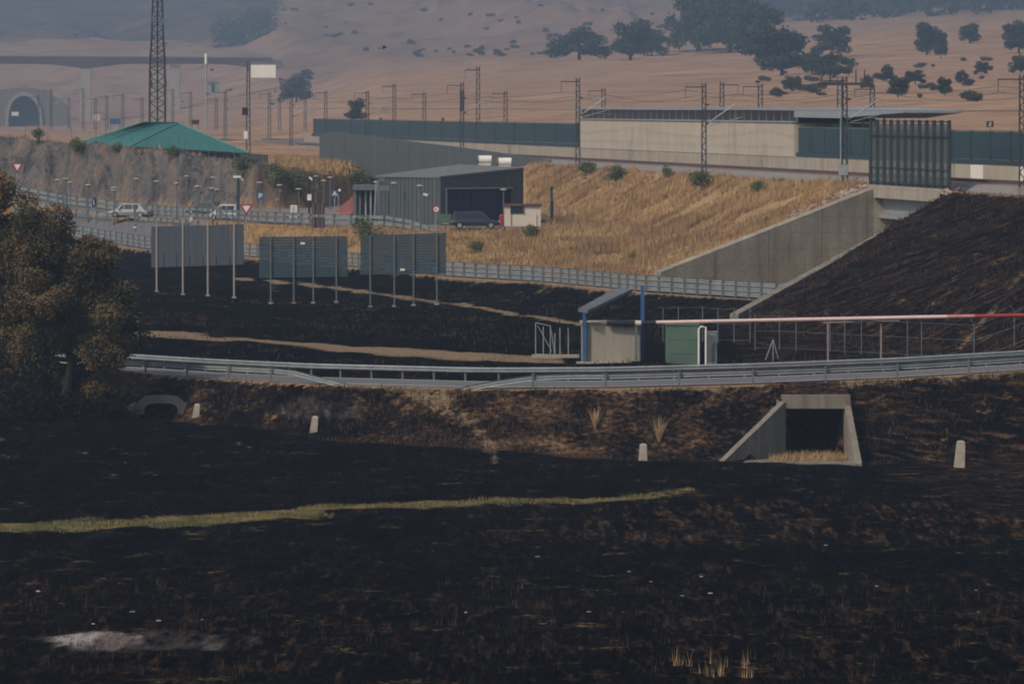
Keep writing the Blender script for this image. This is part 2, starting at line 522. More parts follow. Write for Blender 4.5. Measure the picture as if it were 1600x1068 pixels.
# the dirt path from the road down to the field
tpx = np.interp(fpy, [600, 612, 640, 660, 690, 720], [640, 665, 700, 735, 760, 775])
twd = np.interp(fpy, [600, 615, 650, 700, 730], [70, 55, 26, 16, 10])
path = (1 - sstep(0.5, 1.1, np.abs(fpx - tpx) / twd)) * (e1 < 0.8) * (e1 > -16) * 0.55
straw = np.maximum(straw, path)
# inspection path climbing the burnt railway bank
_a, _b = np.array([22.2, 349.0]), np.array([42.0, 392.0]); _u = (_b - _a) / np.linalg.norm(_b - _a)
_q = (fx - _a[0]) * _u[0] + (fy - _a[1]) * _u[1]
_w = np.abs((fx - _a[0]) * -_u[1] + (fy - _a[1]) * _u[0])
straw = np.maximum(straw, (1 - sstep(0.12, 0.55, _w)) * (_q > 0) * (_q < 46) * 0.5)
green = band([-200, 0, 250, 420, 500], [ry(842, .3), ry(838, .3), ry(826, .3), ry(816, .3), ry(808, .3)], 1.0, 3.2)
green = np.maximum(green, .85 * band([480, 560, 800, 920, 985, 1080], [ry(807, .3), ry(801, .3), ry(795, .3), ry(790, .3), ry(786, .3), ry(774, .3)], 0.5, 2.8) * (1 - .35 * sstep(900, 1060, fpx)))
ax, ay = P(160, 1003, 43).x, 205.0
aq = np.sqrt(((fx - ax) / 2.1) ** 2 + ((fy - ay) / 4.6) ** 2) + (fbm(fx * .9, fy * .5, 4, 3) - .5) * 0.9
ash = 1 - sstep(0.5, 1.15, aq)
aq2 = np.sqrt(((fx - ax - 2.6) / 4.2) ** 2 + ((fy - ay - 1) / 6.0) ** 2)
ash = np.maximum(ash, (1 - sstep(0.3, 1.1, aq2)) * 0.46)
ash = ash * (1 - .9 * np.exp(-((fx - ax - .75) / .95) ** 2 - ((fy - ay + 3.0) / 2.2) ** 2))
aq3 = np.sqrt(((fpx - 500) / 110) ** 2 + ((fpy - 640) / 28) ** 2)
ash = np.maximum(ash, (1 - sstep(0.3, 1.1, aq3)) * 0.40 * (e1 < -1))
yp_ = np.maximum(PLAT_Y(fpx), R2_Y(fpx) + R2_W(fpx) + 4)
yr_ = np.maximum(ROCK_Y(fpx), yp_ + 20)
rock = ((fy > yr_ - 4.5) & (fy < yr_ + 6.0) & (fz > 9.35 + 0 * fy) & (fpx < 470)).astype(float) * (1 - 0.5 * sstep(330, 470, fpx))
bankgrass = ((fd > 6.5) & (fd < 26) & (fy > 440) & (fy < 640)).astype(float) * (1 - burnt)
brush = np.where((e1 > -8.5) & (e1 < -0.6), 0.17 + 0.24 * sstep(560, 800, fpx) + 0.1 * sstep(1150, 900, fpx) * sstep(560, 800, fpx), 0.0)
brush = np.where((e1 > -9) & (e1 < -0.6) & (fpx < 320) & (fpx > 170), 0.62, brush)
brush = np.where(bank_right, 0.19, brush)
brush = np.maximum(brush, 0.22 * sstep(765, 790, fpy) * sstep(868, 838, fpy) * sstep(560, 1000, fpx))
brush = np.maximum(brush, 0.13 * sstep(268, 225, fy))
brush = np.maximum(brush, 0.02 * (e1 < -7))
hill = sstep(640, 820, fy)
hl_ = sstep(455, 415, fpx)
heath = hl_ * sstep(float(deep(1800)), float(deep(1900)), fy) + (1 - hl_) * .30 * sstep(float(deep(1400)), float(deep(1600)), fy)
ballast = ((fd < 7.0) & (fd > -16) & (fy > 300) & (fy < 990)).astype(float)

ground_me = np_mesh("ground", np.stack([fx, fy, fz], 1), quads, None)
for nm, cols in (("m1", (burnt, green, ash, straw)), ("m2", (rock, hill, bankgrass, brush)), ("m3", (ballast, heath, bank_right.astype(float), ((e1 > -9) & (e1 < -0.5)).astype(float)))):
    a = ground_me.attributes.new(nm, 'FLOAT_COLOR', 'POINT')
    a.data.foreach_set("color", np.stack(cols, 1).astype(np.float32).ravel())
ground_me.polygons.foreach_set("use_smooth", np.ones(len(quads), bool))

def ground_material():
    g = NG("ground_soil")
    b, gr, ash_, st = g.attr("m1")
    ro, hi, bk, br = g.attr("m2")
    bal, hth, bkr, rbk = g.attr("m3")
    n_big = g.noise(0.05, 5, 0.6); n_mid = g.noise(0.45, 6, 0.65); n_fin = g.noise(3.0, 6, 0.7); n_xf = g.noise(9.0, 3, 0.6)
    tr = g.mapping((0.16, 1.0, 0.25), (0, 0, -math.atan2(1, 6.29)))        # streaks running down the railway banks
    n_str = g.noise(1.1, 5, 0.65, tr)
    n_str2 = g.noise(2.6, 5, 0.65, tr)
    rows = g.mapping((1.0, 0.11, 1))
    n_row = g.noise(1.1, 6, 0.72, rows)
    n_ch = g.noise(3.2, 6, 0.72, rows)
    n_chx = g.noise(8.0, 4, 0.7, rows)
    dry = g.ramp(g.math('MULTIPLY_ADD', n_fin, 0.4, g.math('MULTIPLY', n_mid, 0.6)), [(0.3, (.15, .085, .045)), (0.5, (.27, .17, .085)), (0.72, (.37, .25, .125))])
    hm = g.math('ADD', g.math('MULTIPLY', n_big, 0.5), g.math('MULTIPLY', n_mid, 0.5))
    hcol = g.ramp(hm, [(0.38, (.18, .115, .082)), (0.46, (.29, .18, .12)), (0.53, (.36, .23, .15)), (0.62, (.45, .30, .19))])
    n_scr = g.noise(0.014, 8, 0.74)
    scrub = g.math('MULTIPLY_ADD', g.math('SUBTRACT', n_scr, 0.56), 9.0, 0.0, clamp=True)
    sep = g.t.nodes.new("ShaderNodeSeparateXYZ"); g.t.links.new(g.pos, sep.inputs[0])
    up = g.math('MULTIPLY', g.math('SUBTRACT', sep.outputs[1], 2560), 1 / 500.0, clamp=True)
    scrub = g.math('MULTIPLY', scrub, up)
    hcol = g.mix(g.math('MULTIPLY', scrub, 0.7), hcol, (.085, .075, .055))
    n_hth = g.noise(0.022, 8, 0.72)
    hc2 = g.ramp(n_hth, [(0.35, (.045, .045, .04)), (0.5, (.10, .08, .07)), (0.65, (.19, .125, .09))])
    hcol = g.mix(hth, hcol, hc2)
    col = g.mix(hi, dry, hcol)
    bank = g.ramp(g.math('ADD', g.math('MULTIPLY', n_str, .7), g.math('MULTIPLY', n_fin, .3)), [(0.30, (.13, .08, .055)), (0.45, (.27, .175, .095)), (0.56, (.38, .265, .14)), (0.72, (.47, .345, .19))])
    col = g.mix(bk, col, bank)
    n_rock = g.noise(0.7, 7, 0.72, g.mapping((1.0, 0.6, 0.35)), dist=0.6)
    n_rock2 = g.noise(2.5, 6, 0.75, g.mapping((1.0, 1.0, 0.6)))
    rcol = g.ramp(g.math('ADD', g.math('MULTIPLY', n_rock, .55), g.math('MULTIPLY', n_rock2, .45)), [(0.37, (.016, .017, .020)), (0.45, (.062, .061, .064)), (0.52, (.115, .11, .11)), (0.57, (.16, .11, .075)), (0.66, (.22, .205, .20))])  # darkest stop paints the shade of crevices into the rock colour
    col = g.mix(ro, col, rcol)
    # burnt stubble: char with brown remains in patches and along rows
    char = g.ramp(n_ch, [(0.3, (.0015, .0016, .0022)), (0.5, (.0030, .0031, .0042)), (0.68, (.0085, .0082, .0095)), (0.85, (.028, .025, .024))])
    rem = g.math('ADD', g.math('MULTIPLY', n_row, 0.5), g.math('ADD', g.math('MULTIPLY', n_chx, 0.2), g.math('MULTIPLY', n_ch, 0.3)))
    remf = g.math('MULTIPLY', g.math('SUBTRACT', rem, 0.545), 8.0, clamp=True)
    n_pat = g.noise(0.22, 6, 0.65, g.mapping((1.0, 0.16, 1)))
    patch = g.math('MULTIPLY', g.math('SUBTRACT', n_pat, 0.42), 5.0, clamp=True)
    char = g.mix(g.math('MULTIPLY', remf, g.math('MULTIPLY_ADD', patch, 0.24, 0.015)), char, (.075, .042, .025))
    n_dust = g.noise(0.5, 6, 0.75, rows)
    dust = g.math('MULTIPLY', g.math('SUBTRACT', n_dust, 0.60), 6.0, clamp=True)
    char = g.mix(g.math('MULTIPLY', dust, 0.25), char, (.06, .06, .068))
    def lerp(a, b, f): return g.math('MULTIPLY_ADD', g.math('SUBTRACT', b, a), f, a)
    def avg(a, b, w): return g.math('ADD', g.math('MULTIPLY', a, w), g.math('MULTIPLY', b, 1 - w))
    n_sel = lerp(lerp(avg(n_row, n_ch, .6), avg(n_mid, n_fin, .5), rbk), avg(n_str2, n_fin, .75), bkr)
    n_sel2 = lerp(lerp(avg(n_ch, n_chx, .6), avg(n_fin, n_mid, .6), rbk), avg(n_str2, n_fin, .55), bkr)
    brn = g.ramp(n_sel2, [(0.35, (.014, .010, .009)), (0.48, (.045, .026, .017)), (0.58, (.10, .058, .033)), (0.70, (.19, .12, .07))])
    brf = g.sharp(br, n_sel, 5.0, 0.6)
    brf = g.math('MULTIPLY', brf, g.math('MULTIPLY', br, 4.0, clamp=True))
    char = g.mix(brf, char, brn)
    bn = g.math('ADD', g.math('MULTIPLY', n_mid, .5), g.math('MULTIPLY', n_fin, .5))
    col = g.mix(g.sharp(b, bn, 2.2, 0.22), col, char)
    stc = g.ramp(n_fin, [(0.3, (.15, .105, .065)), (0.55, (.26, .19, .12)), (0.75, (.36, .27, .17))])
    col = g.mix(g.math('MULTIPLY', g.sharp(st, bn, 3.0, 0.35), g.math('MULTIPLY_ADD', st, 0.6, 0.3, clamp=True)), col, stc)
    grc = g.ramp(g.math('ADD', g.math('MULTIPLY', n_mid, .5), g.math('MULTIPLY', n_fin, .5)), [(0.34, (.05, .06, .022)), (0.48, (.13, .11, .045)), (0.62, (.24, .165, .08))])
    col = g.mix(g.sharp(gr, bn, 3.6, 0.5), col, grc)
    asc = g.ramp(g.noise(1.3, 6, .7, rows), [(0.34, (.04, .036, .036)), (0.48, (.15, .125, .115)), (0.62, (.36, .325, .31))])
    n_as = g.noise(1.1, 6, 0.7, g.mapping((1.0, 0.2, 1)))
    col = g.mix(g.math('MULTIPLY', g.sharp(ash_, n_as, 1.6, 0.6), g.math('MULTIPLY', ash_, 1.3, clamp=True)), col, asc)
    bac = g.ramp(n_xf, [(0.3, (.10, .09, .085)), (0.7, (.27, .25, .235))])
    col = g.mix(bal, col, bac)
    g.bump(g.math('ADD', g.math('MULTIPLY', n_mid, .5), n_fin), 0.9, 0.22)
    return g.out(col, 1.0, 0, 0.0)
M_GROUND = ground_material()
ground_me.materials.append(M_GROUND)
ground = bpy.data.objects.new("ground", ground_me)
COL.objects.link(ground)
tag(ground, "burnt black field, dry banks and brown hills", None, None, "structure")
# ------------------------------------------------------------------ materials
M_ASPH = mk("asphalt", (.115, .112, .115), .22, .6, .9, fine=14)
M_PAVE = mk("yard_paving", (.17, .155, .145), .2, .3, .9)
M_CONC = concrete("concrete", (.30, .27, .225), .55)
M_CONCD = concrete("weathered_concrete", (.185, .168, .14), .85, .35, .9)
M_CONCL = concrete("pale_concrete", (.38, .34, .285), .4, .12, .4)
M_STEEL = mk("galvanised_steel", (.30, .33, .35), .22, 2.0, .5, .35)
M_GR = mk("dull_galvanised_rail", (.205, .23, .245), .3, 1.2, .6, .2)
M_STEELD = mk("grey_steel", (.13, .15, .16), .25, 2.0, .55, .3)
M_MAST = mk("dark_mast_steel", (.055, .062, .07), .25, 2.0, .6, .3)
M_TEAL = mk("dark_green_panel", (.022, .047, .060), .16, .35, .6, stretch=(1, 1, .15))
M_TEAL2 = mk("bright_green_sheet", (.028, .155, .125), .12, .5, .55)
M_CLAD = mk("grey_green_cladding", (.062, .075, .078), .2, .6, .65, stretch=(1.6, 1.6, .12))
M_ROOFG = mk("pale_grey_roof", (.13, .135, .135), .12, .3, .8)
M_NAVY = mk("navy_shutter", (.012, .021, .058), .25, .8, .5, stretch=(2, 2, .2))
M_WHITE = mk("white_paint", (.72, .70, .66), .08, .8, .6)
M_CREAM = mk("cream_render", (.55, .49, .42), .1, .8, .85)
M_BROWN = mk("brown_metal", (.09, .05, .04), .25, 1.2, .7)
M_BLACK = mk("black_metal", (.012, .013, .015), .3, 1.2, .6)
M_GLASS = mk("dark_glass", (.016, .022, .030), .25, .5, .3, 0, .3)
M_RED = mk("red_paint", (.28, .03, .035), .25, 1.2, .6)
M_PINK = mk("faded_red_white_paint", (.60, .44, .43), .12, .6, .6)
M_BLUE = mk("blue_paint", (.030, .10, .24), .3, 1.0, .5)
M_TANK = mk("green_tank_paint", (.085, .145, .11), .25, .8, .6)
M_REDPAVE = mk("red_kerb_paving", (.30, .11, .085), .2, .6, .85)
M_STONE = mk("pink_riprap_stone", (.34, .26, .22), .35, 1.2, .9, bump=.4)

# ------------------------------------------------------------------ roads, yard and railway bed
def strip(name, pts_a, pts_b, mat, thick=0.25):
    """a paved sheet with sides between two polylines"""
    n = len(pts_a); m = MB()
    vs = [tuple(p) for p in pts_a] + [tuple(p) for p in pts_b]
    vs += [(p[0], p[1], p[2] - thick) for p in pts_a] + [(p[0], p[1], p[2] - thick) for p in pts_b]
    fs = []
    for i in range(n - 1):
        fs += [(i, i + 1, n + i + 1, n + i), (2 * n + i + 1, 2 * n + i, 3 * n + i, 3 * n + i + 1), (i + 1, i, 2 * n + i, 2 * n + i + 1), (n + i, n + i + 1, 3 * n + i + 1, 3 * n + i)]
    m.add(vs, fs)
    return obj(name, m, mat)

def colpt(px, Y, z): return Vector(((px - CX) * Y / F, Y, z))
_px = np.arange(-400, 2101, 12.5)
road = strip("road", [colpt(p, R1_Y(p) + 0.35, R1_Z(p) + 0.05) for p in _px], [colpt(p, R1_Y(p) + R1_W - 0.35, R1_Z(p) + 0.05) for p in _px], M_ASPH)
tag(road, kind="structure", label="grey two lane road running on the burnt bank")
for off, nm in ((0.75, "near"), (R1_W - 0.75, "far")):
    e = strip("edge_line", [colpt(p, R1_Y(p) + off, R1_Z(p) + 0.056) for p in _px], [colpt(p, R1_Y(p) + off + .15, R1_Z(p) + 0.056) for p in _px], M_WHITE, 0.003)
    e.parent = road
# access road
_px = np.arange(-150, 1241, 10.0)
def r2z(p): return float(R2_Z(p)) + 0.06
road2 = strip("road", [colpt(p, R2_Y(p) + 1.0, r2z(p)) for p in _px], [colpt(p, R2_Y(p) + R2_W(p) - 1.0, r2z(p)) for p in _px], M_ASPH, 0.15)
tag(road2, kind="structure", label="access road curving down towards the underpass")
ul = [Vector((18.5, 413, 6.22)), Vector((24, 419, 6.22)), Vector((31, 436.5, 6.22)), Vector((60, 441, 6.22))]
ur = [Vector((12, 440, 6.22)), Vector((21, 447, 6.22)), Vector((31, 450.5, 6.22)), Vector((60, 455, 6.22))]
ru = strip("road", ul, ur, M_ASPH, 0.15); tag(ru, kind="structure", label="road surface under the railway bridge")
# station yard
_px = np.arange(20, 861, 10.0)
def yp2(p): return max(float(PLAT_Y(p)), float(R2_Y(p) + R2_W(p)) + 4)
yard = strip("pavement", [colpt(p, yp2(p) + 2.0, float(PLAT_Z(p)) + 0.16) for p in _px], [colpt(p, min(max(float(ROCK_Y(p)), yp2(p) + 20) - 2, 640) if p < 640 else 560, float(PLAT_Z(p)) + 0.19) for p in _px], M_PAVE, 0.3)
tag(yard, kind="structure", label="paved station car park below the rock cutting")

def rz_(p): return float(R2_Z(p))
_px = np.arange(20, 341, 10.0)
ramp = strip("road", [colpt(p, float(R2_Y(p) + R2_W(p)) - 0.95, rz_(p) + 0.24) for p in _px], [colpt(p, yp2(p) + 1.95, float(PLAT_Z(p)) + 0.22) for p in _px], M_ASPH, 0.6)
tag(ramp, kind="structure", label="sloping grey junction between access road and car park")
# track bed: ballast shoulder, sleepers and rails
tb = MB()
prof = [(6.6, CREST - 0.1), (5.3, 14.12), (-9.2, 14.12), (-10.4, CREST - 0.1)]
Ys = [300, 400, 500, 620, 740, 860, 990]
vs = []; fs = []
for y in Ys:
    for d, z in prof: vs.append(trk(y, d, z))
for i in range(len(Ys) - 1):
    for k in range(3): fs.append((i * 4 + k, i * 4 + k + 1, (i + 1) * 4 + k + 1, (i + 1) * 4 + k))
tb.add(vs, fs)
M_BALL = mk("ballast", (.19, .175, .165), .35, 3.0, .95, bump=.6, fine=5)
bed = obj("track_bed", tb, M_BALL); tag(bed, kind="structure", label="grey ballast bed of the railway")
M_RAIL = mk("rusty_rail", (.085, .045, .04), .2, 1.0, .6)
for d in (4.3, 2.8, -5.3, -6.8):
    m = MB(); a, b = trk(302, d, 14.2), trk(988, d, 14.2)
    w = TL * 0.07
    m.hexa([a + w, a - w, b - w, b + w], [p + Vector((0, 0, .2)) for p in (a + w, a - w, b - w, b + w)])
    obj("rail", m, M_RAIL, bed)
# ------------------------------------------------------------------ railway walls, station wall, bridge
WDIR = -TU                                # towards the camera along the line
def wall_seg(m, ya, yb, d0, d1, z0, z1):
    a, b, c, e = trk(ya, d0), trk(yb, d0), trk(yb, d1), trk(ya, d1)
    q = [a, b, c, e]
    m.hexa([Vector((p.x, p.y, z0)) for p in q], [Vector((p.x, p.y, z1)) for p in q])
def ywall(px, d=0.0): return F / trk_px(px, d)

# concrete plinth, in bays with open joints
pl = empty("plinth_wall", trk(500, 0.3, 14.1), "low grey concrete wall along the railway below the green screens", "wall")
ye = [ywall(p) for p in (480, 560, 640, 720, 790, 850, 905, 960, 1015, 1070, 1125, 1180, 1235, 1290, 1345, 1400, 1450, 1500)]
for k in range(len(ye) - 1):
    m = MB(); wall_seg(m, ye[k + 1] + 0.03, ye[k] - 0.03, 0.45, -0.5, 13.9, 15.35)
    obj("panel", m, M_CONC, pl, True)
wp = empty("plinth_wall", trk(450, 0.3, 14.1), "streaked whitewashed concrete wall at the right edge below the green screen", "wall")
ye = [ywall(p) for p in (1501, 1525, 1545, 1570, 1600, 1640, 1700, 1780)]
for k in range(len(ye) - 1):
    m = MB(); wall_seg(m, ye[k + 1] + 0.02, ye[k] - 0.02, 0.45, -0.5, 13.9, 15.35)
    obj("panel", m, (M_CONCL, M_WHITE)[k % 3 == 1], wp, True)

def noise_wall(p0, p1, n, label, z0=15.38, z1=17.95):
    ya, yb = ywall(p0), ywall(p1)
    r = empty("noise_screen", trk((ya + yb) / 2, 0, z0), label, "screen")
    ys = np.linspace(ya, yb, n + 1)
    for k in range(n):
        m = MB(); wall_seg(m, ys[k + 1] + .06, ys[k] - .06, 0.10, -0.06, z0 + 0.42, z1)
        obj("panel", m, M_TEAL, r, True)
    for y in ys:
        m = MB(); wall_seg(m, y - .05, y + .05, 0.16, -0.1, z0, z1 + 0.03)
        obj("post", m, M_TEAL, r, True)
    m = MB(); wall_seg(m, yb, ya, 0.42, 0.2, z0 + .02, z0 + .40); obj("bottom_rail", m, M_TEAL, r, True)
    m = MB(); wall_seg(m, yb, ya, 0.14, -0.1, z1 + .031, z1 + .12); obj("top_rail", m, M_STEELD, r, True)
noise_wall(491, 904, 16, "long dark green noise screen left of the pale station wall")
noise_wall(1251, 1352, 5, "short dark green noise screen between pale station wall and lattice mast")
noise_wall(1353, 1790, 14, "dark green noise screen running off the right edge behind the bridge")

# station building on the platform
st = empty("station_building", trk(ywall(1080), 0, 15.4), "pale concrete station wall with a glazed clerestory under a flat grey roof", "building")
ya, yb = ywall(912), ywall(1249)
ys = np.linspace(ya, yb, 9)
for k in range(8):
    m = MB(); wall_seg(m, ys[k + 1] + .02, ys[k] - .02, 0.5, 0.2, 15.36, 18.45)
    obj("wall_panel", m, M_CONCL, st, True)
m = MB(); wall_seg(m, yb, ya, 0.18, -7.0, 15.36, 18.40); obj("core", m, M_CONC, st, True)
m = MB(); wall_seg(m, yb, ya, 0.16, -6.8, 18.46, 19.55); obj("glazing", m, M_GLASS, st, True)
m = MB(); wall_seg(m, yb - .1, ya + .1, 0.62, 0.1, 18.46, 18.60); obj("sill", m, M_STEEL, st, True)
for y in np.linspace(ya, yb, 34):
    m = MB(); wall_seg(m, y - .16, y + .16, 0.185, 0.165, 18.61, 19.55); obj("mullion", m, M_CREAM, st, True)
rf = MB(); wall_seg(rf, yb - 2, ya + 2, 1.2, -8.2, 19.56, 19.84); obj("roof", rf, M_STEEL, st, True)
# wing-shaped canopy that carries the roof on to the right
y0, y1_ = ywall(1249) - 2.05, ywall(1384)
cv = MB()
a = [trk(y0, 0.9, 19.5), trk(y1_, -1.5, 19.62), trk(y1_, -6.5, 19.62), trk(y0, -8, 19.5)]
b = [trk(y0, 0.9, 19.86), trk(y1_, -1.5, 19.78), trk(y1_, -6.5, 19.78), trk(y0, -8, 19.86)]
mid_y = ywall(1320)
cv.hexa([trk(y0, .9, 18.95), trk(mid_y, .6, 18.9), trk(mid_y, -7, 18.9), trk(y0, -8, 18.95)], [trk(y0, .9, 19.8), trk(mid_y, .6, 19.75), trk(mid_y, -7, 19.75), trk(y0, -8, 19.8)])
cv.hexa([trk(mid_y - .01, .6, 18.9), trk(y1_, -1.5, 19.4), trk(y1_, -6.5, 19.4), trk(mid_y - .01, -7, 18.9)], [trk(mid_y - .01, .6, 19.75), trk(y1_, -1.5, 19.6), trk(y1_, -6.5, 19.6), trk(mid_y - .01, -7, 19.75)])
obj("canopy", cv, M_STEEL, st, True)
for px in (1253, 1286, 1318):
    m = MB(); m.tube(trk(ywall(px), -3.5, 14.2), trk(ywall(px), -3.5, 19.0), .12); obj("canopy_column", m, M_STEEL, st, True)
m = MB(); y = ywall(1292); m.hexa([trk(y, -.4, 18.0), trk(y - 8, -.4, 18.0), trk(y - 8, -.6, 18.0), trk(y, -.6, 18.0)], [trk(y, -.4, 18.35), trk(y - 8, -.4, 18.35), trk(y - 8, -.6, 18.35), trk(y, -.6, 18.35)])
sg = obj("exit_sign", m, mk("green_sign", (.02, .16, .08), .1), None); tag(sg, "small green sign board under the station canopy", "sign")

# ---- railway bridge
br = empty("railway_bridge", (31, 444, 6.2), "concrete railway bridge over the access road with pale girder", "bridge")
LB = trk(455.5, 7.4); RB = trk(432.5, 7.4)
def brpt(t, d, z):
    y = 456.5 + (431.5 - 456.5) * t
    return trk(y, d, z)
m = MB(); m.hexa([brpt(0, 7.9, 12.75), brpt(1, 7.9, 12.75), brpt(1, -12, 12.75), brpt(0, -12, 12.75)], [brpt(0, 7.9, 13.5), brpt(1, 7.9, 13.5), brpt(1, -12, 13.5), brpt(0, -12, 13.5)])
obj("deck_slab", m, M_CONC, br, True)
m = MB(); m.hexa([brpt(0, 7.9, 13.51), brpt(1, 7.9, 13.51), brpt(1, 7.4, 13.51), brpt(0, 7.4, 13.51)], [brpt(0, 7.9, 13.75), brpt(1, 7.9, 13.75), brpt(1, 7.4, 13.75), brpt(0, 7.4, 13.75)])
obj("parapet", m, M_CONC, br, True)
M_GIRD = mk("pale_blue_girder", (.23, .25, .26), .1, .5, .7)
m = MB(); m.hexa([brpt(.03, 7.0, 11.45), brpt(.97, 7.0, 11.45), brpt(.97, -11, 11.45), brpt(.03, -11, 11.45)], [brpt(.03, 7.2, 12.74), brpt(.97, 7.2, 12.74), brpt(.97, -11, 12.74), brpt(.03, -11, 12.74)])
obj("girder", m, M_GIRD, br, True)
m = MB(); m.hexa([brpt(.03, 7.5, 11.15), brpt(.97, 7.5, 11.15), brpt(.97, 6.6, 11.15), brpt(.03, 6.6, 11.15)], [brpt(.03, 7.5, 11.44), brpt(.97, 7.5, 11.44), brpt(.97, 6.6, 11.44), brpt(.03, 6.6, 11.44)])
obj("girder_flange", m, M_STEEL, br, True)
def wing(name, line, tops, lab, mat, out, f=-0.75, bk=0.55):
    """wall of the underpass in cast bays; out = which side is earth"""
    for k in range(len(line) - 1):
        a, b = Vector(line[k] + (0,)), Vector(line[k + 1] + (0,))
        L = (b - a).length; u = (b - a) / L; nrm = Vector((-u.y, u.x, 0)) * out
        n = max(1, int(round(L / 5.0)))
        for i in range(n):
            t0, t1 = i / n + 0.0012, (i + 1) / n - 0.0012
            p, q = a + u * L * t0, a + u * L * t1
            zt0 = tops[k] + (tops[k + 1] - tops[k]) * t0; zt1 = tops[k] + (tops[k + 1] - tops[k]) * t1
            m = MB()
            c = [p + nrm * f, q + nrm * f, q + nrm * bk, p + nrm * bk]
            m.hexa([Vector((v.x, v.y, 5.2)) for v in c], [Vector((v.x, v.y, z)) for v, z in zip(c, (zt0, zt1, zt1, zt0))])
            obj("wing_wall_bay", m, mat, br, True)
M_WING = concrete("board_marked_concrete", (.275, .25, .205), .95, .38, .35, .6, (.34, .30, .27))
wing("wing_wall", WL[1:3], [7.1, 13.5], "", M_WING, 1)
wing("abutment", WL[2:], [12.7, 12.7], "", M_WING, 1)
wing("wing_wall", WR[:2], [5.6, 13.52], "", M_CONCD, -1, -.3, .35)
wing("abutment", WR[1:], [12.7, 12.7], "", M_WING, -1)
# bird and contact screen on the bridge: frame with upright slats and wire mesh between
sc = empty("safety_screen", brpt(.5, 7.65, 13.75), "tall dark green slatted safety screen standing on the railway bridge", "screen")
zs0, zs1 = 13.76, 18.9
M_SCRN = mk("dark_screen_steel", (.016, .028, .033), .15, .6, .6)
for k in range(12):
    t = 0.0 + 1.06 * k / 11
    m = MB(); w = 0.42 if k in (0, 11) else 0.34
    c = brpt(t, 7.65, 0)
    m.box((c.x, c.y, (zs0 + zs1) / 2), (0.09, 0.9, zs1 - zs0), rz=math.atan2(1, 6.29) * 1.0)
    obj("slat", m, M_SCRN, sc, True)
for z in (zs0 + .25, zs0 + 1.4, zs0 + 3.9, zs1 - .12):
    m = MB(); a, b = brpt(.0, 7.74, z), brpt(1.06, 7.74, z); m.tube(a, b, .06, n=4); obj("cross_rail", m, M_SCRN, sc, True)
M_MESH = NG("fine_wire_mesh")
_tr = M_MESH.t.nodes.new("ShaderNodeBsdfTransparent"); _ms = M_MESH.t.nodes.new("ShaderNodeMixShader")
_ms.inputs[0].default_value = 0.55
M_MESH.out((.075, .09, .09), .7)
M_MESH.t.links.new(_tr.outputs[0], _ms.inputs[1]); M_MESH.t.links.new(M_MESH.bsdf.outputs[0], _ms.inputs[2])
M_MESH.t.links.new(_ms.outputs[0], M_MESH.t.nodes["Material Output"].inputs[0])
m = MB(); a, b = brpt(.0, 7.62, 0), brpt(1.06, 7.62, 0)
w = TL * .01
m.hexa([a + w + Vector((0, 0, zs0)), b + w + Vector((0, 0, zs0)), b - w + Vector((0, 0, zs0)), a - w + Vector((0, 0, zs0))], [a + w + Vector((0, 0, zs1 - .3)), b + w + Vector((0, 0, zs1 - .3)), b - w + Vector((0, 0, zs1 - .3)), a - w + Vector((0, 0, zs1 - .3))])
obj("mesh_infill", m, M_MESH.m, sc, True)
# stone pitching at the bridge corners
def stone_mesh(seed):
    rnd = random.Random(seed); m = MB()
    pr = [(0.05, -.5), (.75, -.35), (.95, .05), (.6, .4), (.08, .5)]
    m.lathe([(r * rnd.uniform(.8, 1.2), z) for r, z in pr], n=7)
    m.v = [(x * rnd.uniform(.8, 1.25), y * rnd.uniform(.8, 1.25), z) for x, y, z in m.v]
    return m.mesh("stone", M_STONE)
SM = [stone_mesh(k) for k in range(5)]
rnd = random.Random(4)
for lab, corner, n, spread in (("heap of pinkish stones pitched beside the top of the left wing wall", (26.2, 454.8), 60, 1), ("few grey stones at the head of the right wing wall", (33.2, 431.2), 22, 0)):
    hp = empty("stone_pitching", (corner[0], corner[1], H(corner[0], corner[1] + 2)), lab, "stones")
    for k in range(n):
        x = corner[0] + (rnd.uniform(-4.2, 1.8) if spread else rnd.uniform(-1.2, .8)); y = corner[1] + (rnd.uniform(1.4, 4.5) + (x - 26) * 0.35 if spread else rnd.uniform(-1.5, 1.2) + (x - 33) * 1.6)
        o = obj("stone", SM[k % 5], None, hp)
        z = H(x, y)
        o.location = Vector((x, y, z + .1)) - hp.location
        o.rotation_euler = (rnd.uniform(-.6, .6), rnd.uniform(-.6, .6), rnd.uniform(0, 6)); q = rnd.uniform(.22, .48); o.scale = (q, q, q * .7)

